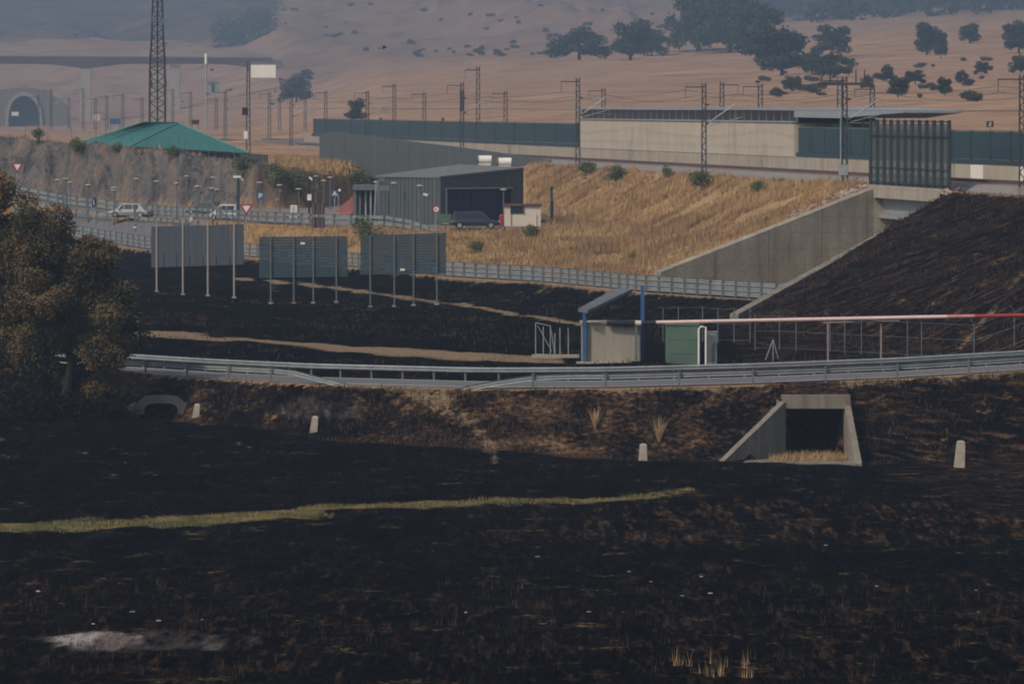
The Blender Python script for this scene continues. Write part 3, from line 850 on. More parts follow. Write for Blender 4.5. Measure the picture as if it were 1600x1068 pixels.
# ------------------------------------------------------------------ catenary masts
def mast_proto(h=9.2, arm=True, w=0.42):
    r = empty("catenary_mast", (0, 0, -500), "x", "mast")
    for s in (-1, 1):
        m = MB(); m.hexa([(s * w / 2 - .05, -.08, 0), (s * w / 2 + .05, -.08, 0), (s * w / 2 + .05, .08, 0), (s * w / 2 - .05, .08, 0)],
                         [(s * w * .4 - .045, -.08, h), (s * w * .4 + .045, -.08, h), (s * w * .4 + .045, .08, h), (s * w * .4 - .045, .08, h)])
        obj("upright", m, M_MAST, r)
    m = MB(); n = int(h / 0.5)
    for k in range(n):
        za, zb = h * k / n, h * (k + 1) / n; s = 1 if k % 2 else -1
        m.box(((0), 0, (za + zb) / 2), (math.hypot(w * .85, zb - za), .05, .07), ry=-s * math.atan2(zb - za, w * .85))
    obj("lacing", m, M_MAST, r)
    m = MB(); m.box((0, 0, .15), (.8, .6, .5)); obj("footing", m, M_CONC, r)
    m = MB(); m.box((-.8, 0, h - .35), (2.0, .08, .1)); m.tube((-1.75, 0, h - .35), (-1.75, 0, h - 1.3), .025); obj("cross_arm", m, M_MAST, r)
    if arm:
        c = MB()
        c.tube((.3, 0, 5.6), (3.0, 0, 7.4), .05); c.tube((.3, 0, 7.3), (3.0, 0, 7.45), .03); c.tube((.5, 0, 5.4), (3.6, 0, 6.2), .035)
        c.tube((1.6, 0, 5.75), (3.6, 0, 5.7), .02); c.tube((3.0, 0, 7.4), (2.9, 0, 6.0), .018)
        obj("cantilever", c, M_STEEL, r)
        i = MB(); i.tube((.1, 0, 5.5), (.45, 0, 5.68), .09); i.tube((.1, 0, 7.29), (.5, 0, 7.31), .08); obj("insulator", i, M_BROWN, r)
    return r
MP = mast_proto()
MP2 = mast_proto(h=8.2, arm=False, w=.5)
mast_rz = math.atan2(1, 6.29)
def mast(px, d, py_base, py_top, label, proto=MP, h0=9.2, flip=False):
    s = trk_px(px, d); b = P(px, py_base, s)
    hh = (py_base - py_top) / s
    r = copy_tree(proto); r.location = b; r.rotation_euler = (0, 0, mast_rz + (math.pi if flip else 0))
    sc_ = hh / h0; r.scale = (1.0 if sc_ > .8 else sc_ + .2,) * 2 + (sc_,)
    r["label"] = label; r["group"] = "catenary masts along the railway"
    return r
def drop(r):
    for q in [q for q in COL.objects if q.parent == r]: bpy.data.objects.remove(q)
    bpy.data.objects.remove(r)
G_ = "lattice catenary mast "
ml = []
for a in ((1597, 6.6, 300, 117, "cut by the right edge behind the green screen"), (1320, 6.6, 291, 120, "with double cross arm just left of the bridge screen"),
          (1100, 6.6, 292, 130, "in front of the middle of the pale station wall"), (903, 6.6, 270, 122, "where the green screen meets the pale station wall"),
          (722, 6.6, 250, 129, "above the roof of the grey angular building"), (574, 6.6, 236, 142, "rising behind the sloping grey walkway"), (455, 6.6, 238, 145, "left of the end of the long green screen")):
    ml.append(mast(a[0], a[1], a[2], a[3], G_ + a[4]))
mast(1188, 3 - 11, 240, 131, G_ + "on the far track beside the middle mast", MP2, 8.2)
mast(1128, -12, 240, 128, G_ + "on the far platform right of the middle mast", MP2, 8.2, True)
mast(1363, -10.5, 240, 135, G_ + "on the far track behind the bridge screen", MP2, 8.2)
mast(1312, -9, 235, 124, G_ + "standing close behind the double cross arm mast", MP2, 8.2)
mast(943, -11, 235, 138, G_ + "thin behind the left end of the station roof", MP2, 8.2)
mast(747, -11, 230, 104, G_ + "tallest on the far track above the green screen", MP2, 8.2)
mast(790, -12, 232, 143, G_ + "on the far track right of the tallest one", MP2, 8.2)
mast(663, -12, 228, 144, G_ + "on the far track between green screen's masts", MP2, 8.2)
mast(616, -10, 226, 131, G_ + "on the far track left of the middle of the green screen", MP2, 8.2)
mast(509, -10, 222, 142, G_ + "at the left end of the long green screen", MP2, 8.2)
mast(421, -10, 218, 144, G_ + "far down the line under the white board", MP2, 8.2)
mast(352, 4, 216, 142, G_ + "behind the right slope of the green roof", MP, 9.2)
for px, top, lab in ((60, 147, "left in front of the tunnel wall"), (108, 150, "between tunnel mouth and viaduct pier"), (149, 150, "just right of the viaduct pier"), (222, 150, "left of the telecom tower"), (338, 150, "right of the thin pole by the viaduct"), (437, 152, "in the gap right of the white board"), (477, 150, "just left of the long green screen"), (298, 140, "behind the ridge of the green roof"), (270, 143, "beside the foot of the telecom tower"), (192, 144, "above the left slope of the green roof"), (167, 146, "far down the line right of the viaduct pier"),
                     (130, 142, "in front of the pale viaduct pier"), (80, 144, "right of the tunnel mouth")):
    s = 8.2 if px > 150 else 7.4
    b = P(px, 204, s); r = copy_tree(MP if px in (270, 130, 80) else MP2); r.location = b; r.rotation_euler = (0, 0, mast_rz)
    q = (204 - top) / s / 8.6; r.scale = (1, 1, q); r["label"] = "far lattice catenary mast " + lab; r["group"] = "catenary masts along the railway"
drop(MP); drop(MP2)
# equipment on two of the near masts
m = MB(); b = ml[1].location; m.box(b + Vector((-.15, -.3, 1.35)), (.75, .4, .85)); m.tube(b + Vector((-.35, -.3, 1.8)), b + Vector((-.35, -.3, 8.2)), .05)
o = obj("switch_box", m, M_STEEL); tag(o, "grey switch box and conduit on the mast beside the bridge", "box")
m = MB(); m.box(b + Vector((0, -.15, 8.35)), (4.4, .15, .22))
for q in (-1.9, -1.2, .9, 1.6): m.tube(b + Vector((q, -.15, 8.4)), b + Vector((q, -.15, 9.5)), .07, .05)
o = obj("cross_beam", m, M_MAST); tag(o, "dark cross beam with upright insulators on mast by the bridge", "beam")
b = ml[4].location; m = MB(); m.box(b + Vector((0, -.2, 7.0)), (.55, .3, 2.4))
o = obj("tension_weight", m, M_MAST); tag(o, "dark tensioning gear hung high on the mast above the grey building", "equipment")
# overhead wires
def wire(pts, sag, name, label, r=.022):
    q = []
    for a, b in zip(pts[:-1], pts[1:]):
        for k in range(6):
            t = k / 6; p = a.lerp(b, t); p.z -= sag * 4 * t * (1 - t); q.append(p)
    q.append(pts[-1])
    m = MB(); m.path(q, r, 4); o = obj(name, m, M_MAST); tag(o, label, "wire", "overhead wires of the railway"); return o
ax_ = Vector((6.29, 1, 0)) / TN
my = sorted([q.location.y for q in ml] + [1000, 360])
wire([trk(y, 3.6, 19.6) for y in my], .04, "contact_wire", "lower overhead wire above the near track")
wire([trk(y, 3.6, 21.1) for y in my], .75, "catenary_wire", "sagging upper overhead wire above the near track")
wire([trk(y, 8.3, 21.4) for y in my], .5, "feeder_wire", "overhead wire on the near side of the masts")
wire([trk(y, -6.0, 19.6) for y in my], .04, "contact_wire", "lower overhead wire above the far track")
wire([trk(y, -6.0, 21.1) for y in my], .75, "catenary_wire", "sagging upper overhead wire above the far track")
# ------------------------------------------------------------------ guard rails
def resample(pts, step):
    pts = [Vector(p) for p in pts]
    L = [0.0]
    for a, b in zip(pts[:-1], pts[1:]): L.append(L[-1] + (b - a).length)
    n = max(1, int(round(L[-1] / step)))
    out = []
    for k in range(n + 1):
        t = L[-1] * k / n
        i = max(j for j in range(len(L)) if L[j] <= t + 1e-9); i = min(i, len(pts) - 2)
        out.append(pts[i].lerp(pts[i + 1], (t - L[i]) / max(1e-9, L[i + 1] - L[i])))
    return out

WPROF = [(0.0, -.155), (.06, -.13), (.085, -.09), (.085, -.055), (.03, -.02), (.03, .02), (.085, .055), (.085, .09), (.06, .13), (0.0, .155)]
def w_beam(path, heights, side):
    """W-profile swept along the base path at the given height above it (one height per point)"""
    n = len(WPROF); vs, fs = [], []
    for i, p in enumerate(path):
        t = (path[min(i + 1, len(path) - 1)] - path[max(i - 1, 0)]); t.z = 0; t.normalize()
        nr = Vector((-t.y, t.x, 0)) * side
        for o, h in WPROF: vs.append(p + nr * (.08 + o) + Vector((0, 0, heights[i] + h)))
        for o, h in reversed(WPROF): vs.append(p + nr * (.075 + o * .75) + Vector((0, 0, heights[i] + h * .97)))
    m2 = 2 * n
    for i in range(len(path) - 1):
        for k in range(m2): fs.append((i * m2 + k, i * m2 + (k + 1) % m2, (i + 1) * m2 + (k + 1) % m2, (i + 1) * m2 + k))
    fs += [tuple(range(m2)), tuple(range((len(path) - 1) * m2, len(path) * m2))]
    return MB().add(vs, fs)

POST_ME = {}
def guard_rail(pts, label, beams=(.62,), post_h=.80, step=2.0, post_step=1, side=1, down0=False, down1=False, mat=None, cat="guard rail"):
    mat = mat or M_GR
    path = resample(pts, step)
    c = path[len(path) // 2]
    r = empty("guard_rail", c, label, cat, "guard rails along the roads")
    n = len(path)
    for h in beams:
        hs = [h] * n
        if down0: hs[0] = -.1; hs[1] = h * .45; hs[2] = h * .9
        if down1: hs[-1] = -.1; hs[-2] = h * .45; hs[-3] = h * .9
        obj("beam", w_beam(path, hs, side), mat, r, True)
    key = round(post_h, 2)
    if key not in POST_ME:
        m = MB(); m.box((0, 0, (post_h - .5) / 2), (.12, .07, post_h + .5)); m.box((.03, .05, post_h - .14), (.05, .08, .2))
        POST_ME[key] = m.mesh("post", M_STEELD)
    for i in range(0, n, post_step):
        if (down0 and i < 2) or (down1 and i > n - 3): continue
        o = obj("post", POST_ME[key], None, r); o.location = path[i] - c
    return r

def r1line(pxs, off, dz=0.04): return [colpt(p, float(R1_Y(p)) + off, float(R1_Z(p)) + dz) for p in pxs]
guard_rail(r1line(np.arange(722, 1801, 20), -0.15), "near guard rail along the road above the square culvert, left end sloping down", step=2.0, post_step=2, side=1, down0=True)
guard_rail(r1line(np.arange(-240, 560, 20), -0.15), "near guard rail left of the dirt path, its end bent down", step=2.0, post_step=2, side=1, down1=True)
guard_rail(r1line(np.arange(-240, 1901, 20), R1_W + 0.1), "long guard rail on the far side of the near road", step=2.0, side=-1)
def r2line(pxs, off=0.0, dz=0.0): return [colpt(p, float(R2_Y(p)) + off, float(R2_Z(p)) + dz) for p in pxs]
guard_rail(r2line(np.arange(60, 1241, 20)), "long triple beam guard rail running from the car park ramp to the underpass", beams=(.26, .66, 1.06), post_h=1.25, step=2.0, side=1)
_pl = np.arange(10, 601, 10)
guard_rail([colpt(p, yp2(p) + .8, float(PLAT_Z(p)) + .05) for p in _pl], "double beam guard rail along the edge of the station car park", beams=(.45, .95), post_h=1.15, step=2.2, side=1)
guard_rail([colpt(600, yp2(600) + .8, 9.0), colpt(640, 516, 8.7), colpt(668, 512, 8.2), colpt(694, 508, 7.6)], "guard rail dropping from the car park below the grey building", beams=(.45, .95), post_h=1.15, step=2.0, side=1)
guard_rail([colpt(p, yp2(p) - 7.5 + (p - 60) * .012, float(PLAT_Z(p)) - 0.75) for p in np.arange(40, 300, 10)], "low guard rail beside the ramp behind the first board", beams=(.62,), post_h=.8, step=2.2, side=1)
guard_rail([colpt(p, 513.5, 9.1) for p in np.arange(682, 782, 8)], "pale guard rail in front of the parked dark car", beams=(.5,), post_h=.7, step=2.2, side=1)

# ------------------------------------------------------------------ boards in the burnt field
def board(name, label, corners, s, posts, slats, mat, post_mat, ribs=None, label_mark=None, front=True):
    (xl, ytl, ybl), (xr, ytr, ybr) = corners
    sl, sr = s
    A, B = P(xl, ytl, sl), P(xr, ytr, sr); C, D = P(xl, ybl, sl), P(xr, ybr, sr)
    base = Vector(((A.x + B.x) / 2, (A.y + B.y) / 2, H((A.x + B.x) / 2, (A.y + B.y) / 2)))
    r = empty(name, base, label, "board", "metal boards standing in the burnt field")
    u = (B - A); u.z = 0; u.normalize(); nb = Vector((-u.y, u.x, 0))      # away from the camera
    if slats:
        for k in range(slats):
            t0, t1 = k / slats, (k + .9) / slats
            m = MB()
            p = [A.lerp(C, t0), B.lerp(D, t0), B.lerp(D, t1), A.lerp(C, t1)]
            m.hexa([p[3] - nb * .05, p[2] - nb * .05, p[2] + nb * .04, p[3] + nb * .04], [p[0] - nb * .012, p[1] - nb * .012, p[1] + nb * .04, p[0] + nb * .04])
            obj("slat", m, mat, r, True)
    if ribs:
        for k in range(ribs):
            t0, t1 = k / ribs + .003, (k + 1) / ribs - .003
            m = MB()
            q = [A.lerp(B, t0), A.lerp(B, t1), C.lerp(D, t1), C.lerp(D, t0)]
            o1, o2 = (.02, .07) if k % 2 else (.05, .09)
            m.hexa([q[3] + nb * o1, q[2] + nb * o1, q[2] + nb * o2, q[3] + nb * o2], [q[0] + nb * o1, q[1] + nb * o1, q[1] + nb * o2, q[0] + nb * o2])
            obj("sheet", m, mat, r, True)
    for px, pyt, pyb in posts:
        t = (px - xl) / (xr - xl); s_ = sl + (sr - sl) * t
        top = P(px, pyt, s_); q = H(top.x, top.y - .12)
        m = MB(); f = -.12
        m.box((top.x + nb.x * f, top.y + nb.y * f, (top.z + q) / 2 - .15), (.105, .10, top.z - q + .3), rz=math.atan2(u.y, u.x)); obj("post", m, post_mat, r, True)
        m = MB(); m.box((top.x + nb.x * f, top.y + nb.y * f, q), (.34, .34, .2)); obj("footing", m, M_CONC, r, True)
    if label_mark:
        c = P(label_mark[0], label_mark[1], (sl + sr) / 2) - nb * .08
        m = MB(); m.box(c, (.34, .03, .16), rz=math.atan2(u.y, u.x)); obj("maker_plate", m, M_WHITE, r, True)
    return r
M_PCREAM = mk("cream_post_paint", (.40, .34, .29), .12, 1.0, .7)
M_BACK = mk("blue_grey_sheet", (.046, .058, .072), .2, .5, .6, stretch=(2.5, 2.5, .1))
M_TEALB = mk("teal_slat", (.020, .043, .057), .12, .6, .6)
board("notice_board", "blue grey board of upright sheets on four cream posts", ((235, 354, 418), (380, 350, 413)), (19.4, 20.2), [(247, 345, 445), (288, 343, 440), (327, 345, 452), (368, 348, 457)], 0, M_BACK, M_PCREAM, ribs=14)
board("notice_board", "dark teal slatted board on four posts, left of the pair", ((405, 370, 434), (543, 369, 432)), (20.5, 20.5), [(423, 369, 466), (459, 369, 468), (489.5, 369, 470), (525.5, 369, 472)], 15, M_TEALB, M_STEELD, label_mark=(473, 380))
board("notice_board", "dark teal slatted board on four posts, right of the pair", ((563, 368, 429), (697, 364, 428)), (20.9, 20.9), [(578.5, 367, 475), (616, 367, 477), (646, 366, 476), (682.5, 365, 474)], 15, M_TEALB, M_STEELD, label_mark=(629, 421))

# ------------------------------------------------------------------ culverts under the near road
cu = empty("box_culvert", ((CU['x0'] + CU['x1']) / 2, CU_Y, CU['z0']), "square concrete culvert with sloping wing walls under the near road", "culvert")
x0, x1, z0, z1, zt = (CU[k] for k in ('x0', 'x1', 'z0', 'z1', 'zt'))
m = MB(); m.hexa([(x0 - .12, CU_Y, z1), (x1 + .35, CU_Y, z1), (x1 + .35, CU_Y + .7, z1), (x0 - .12, CU_Y + .7, z1)], [(x0 - .25, CU_Y, zt), (x1 + .35, CU_Y, zt), (x1 + .35, CU_Y + .7, zt), (x0 - .25, CU_Y + .7, zt)])
obj("headwall", m, M_CONCD, cu, True)
for xa, xb in ((x0 - .45, x0), (x1, x1 + .45)):
    m = MB(); m.box(((xa + xb) / 2, CU_Y + 5.6, (z0 + z1) / 2), (xb - xa, 10.8, z1 - z0 + .4)); obj("side_wall", m, M_CONCD, cu, True)
m = MB(); m.box(((x0 + x1) / 2, CU_Y + 5.95, z1 + .2), (x1 - x0 + .9, 10.3, .38)); obj("roof_slab", m, M_CONCD, cu, True)
m = MB(); m.box(((x0 + x1) / 2, CU_Y + 11.2, (z0 + z1) / 2), (x1 - x0 + .9, .3, z1 - z0 + .8)); obj("culvert_end", m, M_CONCD, cu, True)
# earth over the roof slab between headwall and road
me_ = MB()
for k in range(5):
    ya, yb = CU_Y + .7 + k * .75, CU_Y + .7 + (k + 1) * .75
    za, zb = 3.86 + k * .15, 3.86 + (k + 1) * .15
    me_.hexa([(x0 - .6, ya, z1 + .41), (x1 + .6, ya, z1 + .41), (x1 + .6, yb - .005, z1 + .41), (x0 - .6, yb - .005, z1 + .41)], [(x0 - .6, ya, za), (x1 + .6, ya, za), (x1 + .6, yb - .005, zb), (x0 - .6, yb - .005, zb)])
M_EARTH = mk("burnt_earth", (.045, .030, .021), .85, 1.6, .95, bump=.5)
me_.v = [(x if abs(x - (x0 + x1) / 2) < (x1 - x0) / 2 else (x0 - .35 if x < x0 else x1 + .35), y, z) for x, y, z in me_.v]
ec = obj("earth_cover", me_, M_GROUND, cu, True)
for nm, val in (("m1", (1, 0, 0, 0)), ("m2", (0, 0, 0, .55)), ("m3", (0, 0, 0, 1))):
    a_ = ec.data.attributes.new(nm, 'FLOAT_COLOR', 'POINT'); a_.data.foreach_set("color", np.tile(np.array(val, np.float32), len(ec.data.vertices)))
def wedge(a, b, za_, zb_, th, mat, name, par, z_bot=-.6):
    a, b = Vector(a), Vector(b); u = (b - a).normalized(); nr = Vector((-u.y, u.x)) * th
    m = MB(); q = [a, b, b + nr, a + nr]
    m.hexa([Vector((v.x, v.y, z_bot)) for v in q], [Vector((v.x, v.y, z)) for v, z in zip(q, (za_, zb_, zb_, za_))])
    return obj(name, m, mat, par, True)
pl_ = P(1112, 720, F / 311.4); pr_ = P(1337, 728, F / 311.0)
wedge((x0 - .02, CU_Y - .02), (pl_.x, pl_.y), zt - .35, .15, -.38, M_CONCD, "wing_wall", cu)
wedge((x1 + .02, CU_Y - .02), (pr_.x, pr_.y), zt - .55, .7, .34, M_CONCD, "wing_wall", cu)
m = MB(); m.hexa([(pl_.x + 1.6, 311.2, -.5), (pr_.x, 310.9, -.5), (x1, CU_Y + 11, -.5), (x0, CU_Y + 11, -.5)], [(pl_.x + 1.6, 311.2, z0 - .03), (pr_.x, 310.9, z0 - .03), (x1, CU_Y + 11, z0 - .01), (x0, CU_Y + 11, z0 - .01)])
obj("apron", m, M_CONCD, cu, True)

ca = empty("arch_culvert", ((CLX0 + CLX1) / 2, CL_Y, 1.7), "low rounded concrete culvert mouth half buried near the oak", "culvert")
zc0, zc1 = ZC - (647 - YH) / CL_S, ZC - (627 - YH) / CL_S
cxm = (CLX0 + CLX1) / 2; hw = (CLX1 - CLX0) / 2
def arch(rx, rz, n=14): return [(cxm - rx * math.copysign(abs(math.cos(math.pi * k / n)) ** .55, math.cos(math.pi * k / n)), zc0 + rz * math.sin(math.pi * k / n) ** .5) for k in range(n + 1)]
inner, outer = arch(hw * .9, zc1 - zc0 - .1), arch(hw * 1.28, zc1 - zc0 + .32)
m = MB(); n = len(inner)
vs = [(x, CL_Y - .1, z) for x, z in inner] + [(x, CL_Y - .1, z) for x, z in outer] + [(x, CL_Y + 1.6, z) for x, z in inner] + [(x, CL_Y + 1.6, z) for x, z in outer]
fs = []
for k in range(n - 1):
    fs += [(k, k + 1, n + k + 1, n + k), (k + 1, k, 2 * n + k, 2 * n + k + 1), (n + k, n + k + 1, 3 * n + k + 1, 3 * n + k)]
m.add(vs, fs); obj("mouth_ring", m, M_CONCD, ca, True)
m = MB(); m.box((cxm, CL_Y + 1.5, zc0 + .3), (hw * 2.2, .2, 1.3)); obj("culvert_end", m, M_BLACK, ca, True)  # black plate stands for the darkness of the culvert's unlit depth
wedge((cxm - hw * 1.25, CL_Y), (cxm - hw * 2.0, CL_Y - 2.4), zc1 - .05, zc0 + .1, -.22, M_CONCD, "wing_wall", ca, 1.0)
wedge((cxm + hw * 1.25, CL_Y), (cxm + hw * 1.55, CL_Y - 2.4), zc1 - .05, zc0 + .1, .22, M_CONCD, "wing_wall", ca, 1.0)

# concrete marker posts
M_MARK = mk("weathered_marker_concrete", (.34, .30, .25), .3, 2.5, .9, bump=.3)
for (px, pyb, w, h, lab, Y) in ((305, 644, 12, 18, "short square concrete marker beside the low arched culvert", 328), (489, 666, 13, 21, "concrete marker post at the foot of the ashy slope", 319.5),
                                (1004, 712, 15, 25, "leaning concrete marker post left of the square culvert", 312.6), (1498, 727, 17, 40, "tall pale concrete marker post right of the square culvert", 311.5)):
    g_ = G(px, Y); s = F / Y
    m = MB(); a, b = w / s / 2, w / s / 2 * .72; hh = h / s
    lean = .12 if "leaning" not in lab else .04
    top = [(-b + lean, -b, hh), (b + lean, -b, hh), (b + lean, b, hh), (-b + lean, b, hh)]
    m.hexa([(-a, -a, -.4), (a, -a, -.4), (a, a, -.4), (-a, a, -.4)], top)
    r = empty("marker_post", (g_.x, g_.y, P(px, pyb, s).z), lab, "post", "concrete markers along the burnt field")
    r.location.z = g_.z
    obj("shaft", m, M_MARK, r)
    m = MB(); m.hexa(top, [(-b * .5 + lean, -b * .5, hh + .06), (b * .5 + lean, -b * .5, hh + .06), (b * .5 + lean, b * .5, hh + .06), (-b * .5 + lean, b * .5, hh + .06)])
    obj("cap", m, M_MARK, r)

# ------------------------------------------------------------------ water point beside the road
Yq = 349.0; sq = F / Yq
def Q(px, py, dy=0.0): return P(px, py, F / (Yq + dy))
gz = H(Q(950, 560).x, Yq)
hut = empty("pump_chamber", (Q(956, 562).x, Yq, gz), "square stained concrete pump chamber below the solar canopy", "chamber")
a, b = Q(909, 506), Q(1001, 506); zb_ = Q(950, 564).z - .5
m = MB(); m.hexa([(a.x, Yq, zb_), (b.x, Yq, zb_), (b.x, Yq + 3, zb_), (a.x, Yq + 3, zb_)], [(a.x, Yq, a.z), (b.x, Yq, a.z), (b.x, Yq + 3, a.z), (a.x, Yq + 3, a.z)])
M_STAIN = NG("stained_concrete")
_n1 = M_STAIN.noise(1.6, 6, .65, M_STAIN.mapping((1.3, 1.3, .14))); _n2 = M_STAIN.noise(.8, 5, .6)
_c = M_STAIN.mix(M_STAIN.math('MULTIPLY', M_STAIN.math('SUBTRACT', _n1, .54), 7.0, clamp=True), (.31, .28, .235), (.13, .075, .06))
M_STAIN.out(M_STAIN.mix(M_STAIN.math('MULTIPLY', _n2, .5), _c, (.22, .20, .16)), .9)
obj("chamber_wall", m, M_STAIN.m, hut, True)
m = MB(); m.box(((a.x + b.x) / 2, Yq + 1.5, a.z + .06), (b.x - a.x + .16, 3.2, .1)); obj("lid", m, M_CONC, hut, True)
m = MB(); m.box((Q(957, 560).x, Yq - .6, gz - .02), (4.4, 1.2, .3)); obj("footing", m, M_CONC, hut, True)
sl_ = empty("solar_canopy", (Q(912, 560).x, Yq - .15, gz), "tilted solar panel roof carried on two blue posts", "solar panel")
t0, t1 = Q(913, 484, -.2), Q(1004, 446, 1.8)
for tp, nm in ((t0, 557), (t1, 520)):
    m = MB(); m.box((tp.x, tp.y, (tp.z + gz - .4) / 2), (.22, .16, tp.z - gz + .4)); obj("post", m, M_BLUE, sl_, True)
c = [Q(903, 483, -.8), Q(918, 486, -.9), Q(988, 452, 1.6), Q(962, 451, 2.6)]
up = Vector((0, 0, .14))
m = MB(); m.hexa([q - up for q in c], c); obj("frame", m, M_STEELD, sl_, True)
M_PV = mk("solar_glass", (.10, .105, .11), .15, 1.0, .35, 0, .5)
nrm = Vector((0, 0, .02))
for k in range(5):
    t_a, t_b = k / 5 + .012, (k + 1) / 5 - .012
    lo = [c[0].lerp(c[3], t_a), c[1].lerp(c[2], t_a), c[1].lerp(c[2], t_b), c[0].lerp(c[3], t_b)]
    m = MB(); m.hexa([q + Vector((0, 0, .004)) for q in lo], [q + Vector((0, 0, .04)) for q in lo]); obj("panel", m, M_PV, sl_, True)
m = MB(); m.tube(t0 + Vector((0, 0, -.8)), t0.lerp(t1, .3) + Vector((0, 0, .05)), .04); obj("brace", m, M_BLUE, sl_, True)

tk = empty("water_tank", (Q(1068, 570, -1).x, Yq - 1, gz), "dark green square water tank beside the white bent pipe", "tank")
a, b = Q(1041, 508, -1), Q(1092, 509, -1)
for k in range(3):
    za, zb2 = gz - .2 + (a.z - gz + .2) * k / 3, gz - .2 + (a.z - gz + .2) * (k + 1) / 3 - .015
    m = MB(); m.box(((a.x + b.x) / 2, Yq + .1, (za + zb2) / 2), (b.x - a.x, 2.2, zb2 - za)); obj("tank_panel", m, M_TANK, tk, True)
m = MB(); m.box(((a.x + b.x) / 2, Yq + .1, a.z + .03), (b.x - a.x + .1, 2.3, .07)); obj("lid", m, M_TANK, tk, True)
m = MB(); p = [Q(1092, 572, -1.3), Q(1092, 514, -1.3), Q(1095, 510, -1.3), Q(1103, 511, -1.3), Q(1103, 572, -1.3)]; m.path(p, .06, 8)
o = obj("bent_pipe", m, M_WHITE); tag(o, "white inverted U pipe standing against the green tank", "pipe")
ck = empty("control_cabinet", (Q(1111, 568, -.6).x, Yq - .6, gz), "slim grey metal control cabinet right of the green tank", "cabinet")
a, b = Q(1102, 519, -.6), Q(1120, 519, -.6)
m = MB(); m.box(((a.x + b.x) / 2, Yq - .3, (a.z + gz - .2) / 2), (b.x - a.x, .5, a.z - gz + .2)); obj("body", m, M_STEEL, ck, True)
m = MB(); m.box(((a.x + b.x) / 2, Yq - .565, (a.z + gz) / 2), ((b.x - a.x) * .8, .02, (a.z - gz) * .85)); obj("door", m, M_STEELD, ck, True)
m = MB(); m.box(((a.x + b.x) / 2, Yq - .3, a.z + .03), (b.x - a.x + .1, .6, .06)); obj("cap", m, M_STEEL, ck, True)
# long filling pipe
M_PINKD = mk("grimy_pink_paint", (.26, .20, .19), .3, 1.0, .8)
pp = empty("filling_pipe", (Q(1300, 500, -4).x, Yq - 2, gz), "long pale pink horizontal pipe with a red far end over the fence", "pipe")
pa, pb = Q(948, 504, -.3), Q(997, 505, -.3)
m = MB(); m.path([pa, pa.lerp(pb, .5), pb], [.13, .17, .15], 10); obj("wrapped_sleeve", m, M_BLACK, pp, True)
pc = Q(1025, 503.5, -.4)
m = MB(); m.tube(pb + Vector((-.18, -.02, .02)), pb + Vector((.18, -.02, 0)), .165, n=10); obj("flange", m, M_CREAM, pp, True)
m = MB(); m.path([pb, pc], [.14, .13], 10); obj("wrapped_sleeve", m, M_BLACK, pp, True)
p1, p2, p3 = Q(1250, 499, -1.5), Q(1480, 494.5, -3), Q(1720, 490, -4)
m = MB(); m.path([pc, p1, p2], [.11, .11, .11], 10); obj("pipe_run", m, M_PINK, pp, True)
p2b = p2.lerp(p3, .18)
m = MB(); m.path([p2, p2b], [.11, .11], 10); obj("pipe_run", m, mk("worn_red_paint", (.45, .20, .19), .3, .8, .7), pp, True)
m = MB(); m.path([p2b, p3], [.11, .11], 10); obj("pipe_run", m, M_RED, pp, True)
for px in (1293.5, 1376.5):
    q = Q(px, 505, -2); g0 = H(q.x, q.y)
    m = MB(); m.box((q.x, q.y, (q.z + g0) / 2), (.10, .10, q.z - g0)); obj("support_post", m, M_PINKD, pp, True)
a, b = Q(1286, 504, -2), Q(1405, 501, -2)
m = MB(); m.tube(a, b, .04, n=6); obj("support_bar", m, M_PINKD, pp, True)
q = Q(994, 508, -.3); m = MB(); m.box((q.x, q.y, (q.z + gz) / 2), (.14, .14, q.z - gz)); obj("support_post", m, M_STEELD, pp, True)

# wire fences
def fence(pts, label, h=2.1, bent=True, mesh=True):
    r = empty("wire_fence", pts[0], label, "fence")
    tops = []
    for p in pts:
        p = Vector(p); m = MB(); q = [p - Vector((0, 0, .2)), p + Vector((0, 0, h))]
        if bent: q.append(p + Vector((-.28, -.1, h + .3)))
        m.path(q, .034, 6); obj("post", m, M_STEELD, r, True)
    for z in (.15, h * .55, h - .05):
        m = MB(); m.path([Vector(p) + Vector((0, 0, z)) for p in pts], .012, 4); obj("wire", m, M_STEELD, r, True)
    return r
fence([G(p, 372 - (p - 1040) * .006) for p in (1036, 1060, 1098, 1122, 1147, 1172)], "wire fence with plain posts behind the green tank", 2.2, False)
fence([G(p, y) for p, y in ((1180, 366), (1218, 364), (1244, 363), (1297, 361), (1320, 359), (1346, 358), (1418, 356), (1440, 356), (1522, 353), (1585, 352), (1640, 351))], "wire fence with bent post tops below the burnt railway bank", 2.2, True)
gt = empty("wire_gate", Q(870, 555, 2), "wire gate panel with diagonal brace left of the pump chamber", "gate")
for px, pt, pb2 in ((837, 504, 553), (849, 510, 553), (860, 508, 553), (867, 520, 554), (875, 512, 553), (888, 512, 553)):
    m = MB(); m.tube(Q(px, pb2, 2), Q(px, pt, 2), .03); obj("upright", m, M_STEEL, gt, True)
for p, q in (((837, 504), (860, 509)), ((837, 553), (867, 554)), ((840, 508), (862, 548)), ((860, 509), (867, 554))):
    m = MB(); m.tube(Q(*p, 2), Q(*q, 2), .025); obj("brace", m, M_STEEL, gt, True)
m = MB(); m.box((Q(868, 556, 1.8).x, Yq + 1.8, Q(868, 556, 1.8).z), (2.9, .3, .2)); obj("kerb", m, M_CONC, gt, True)
# leaning tripod scaffold by the fence
m = None
tp = empty("pole_tripod", G(1208, 352), "thin grey pole tripod standing by the wire fence", "tripod")
t_ = P(1208, 530, F / 352)
for px, py in ((1196, 562), (1216, 560), (1208, 566)):
    m = MB(); m.tube(P(px, py, F / 352), t_, .03); obj("leg", m, M_STEEL, tp, True)
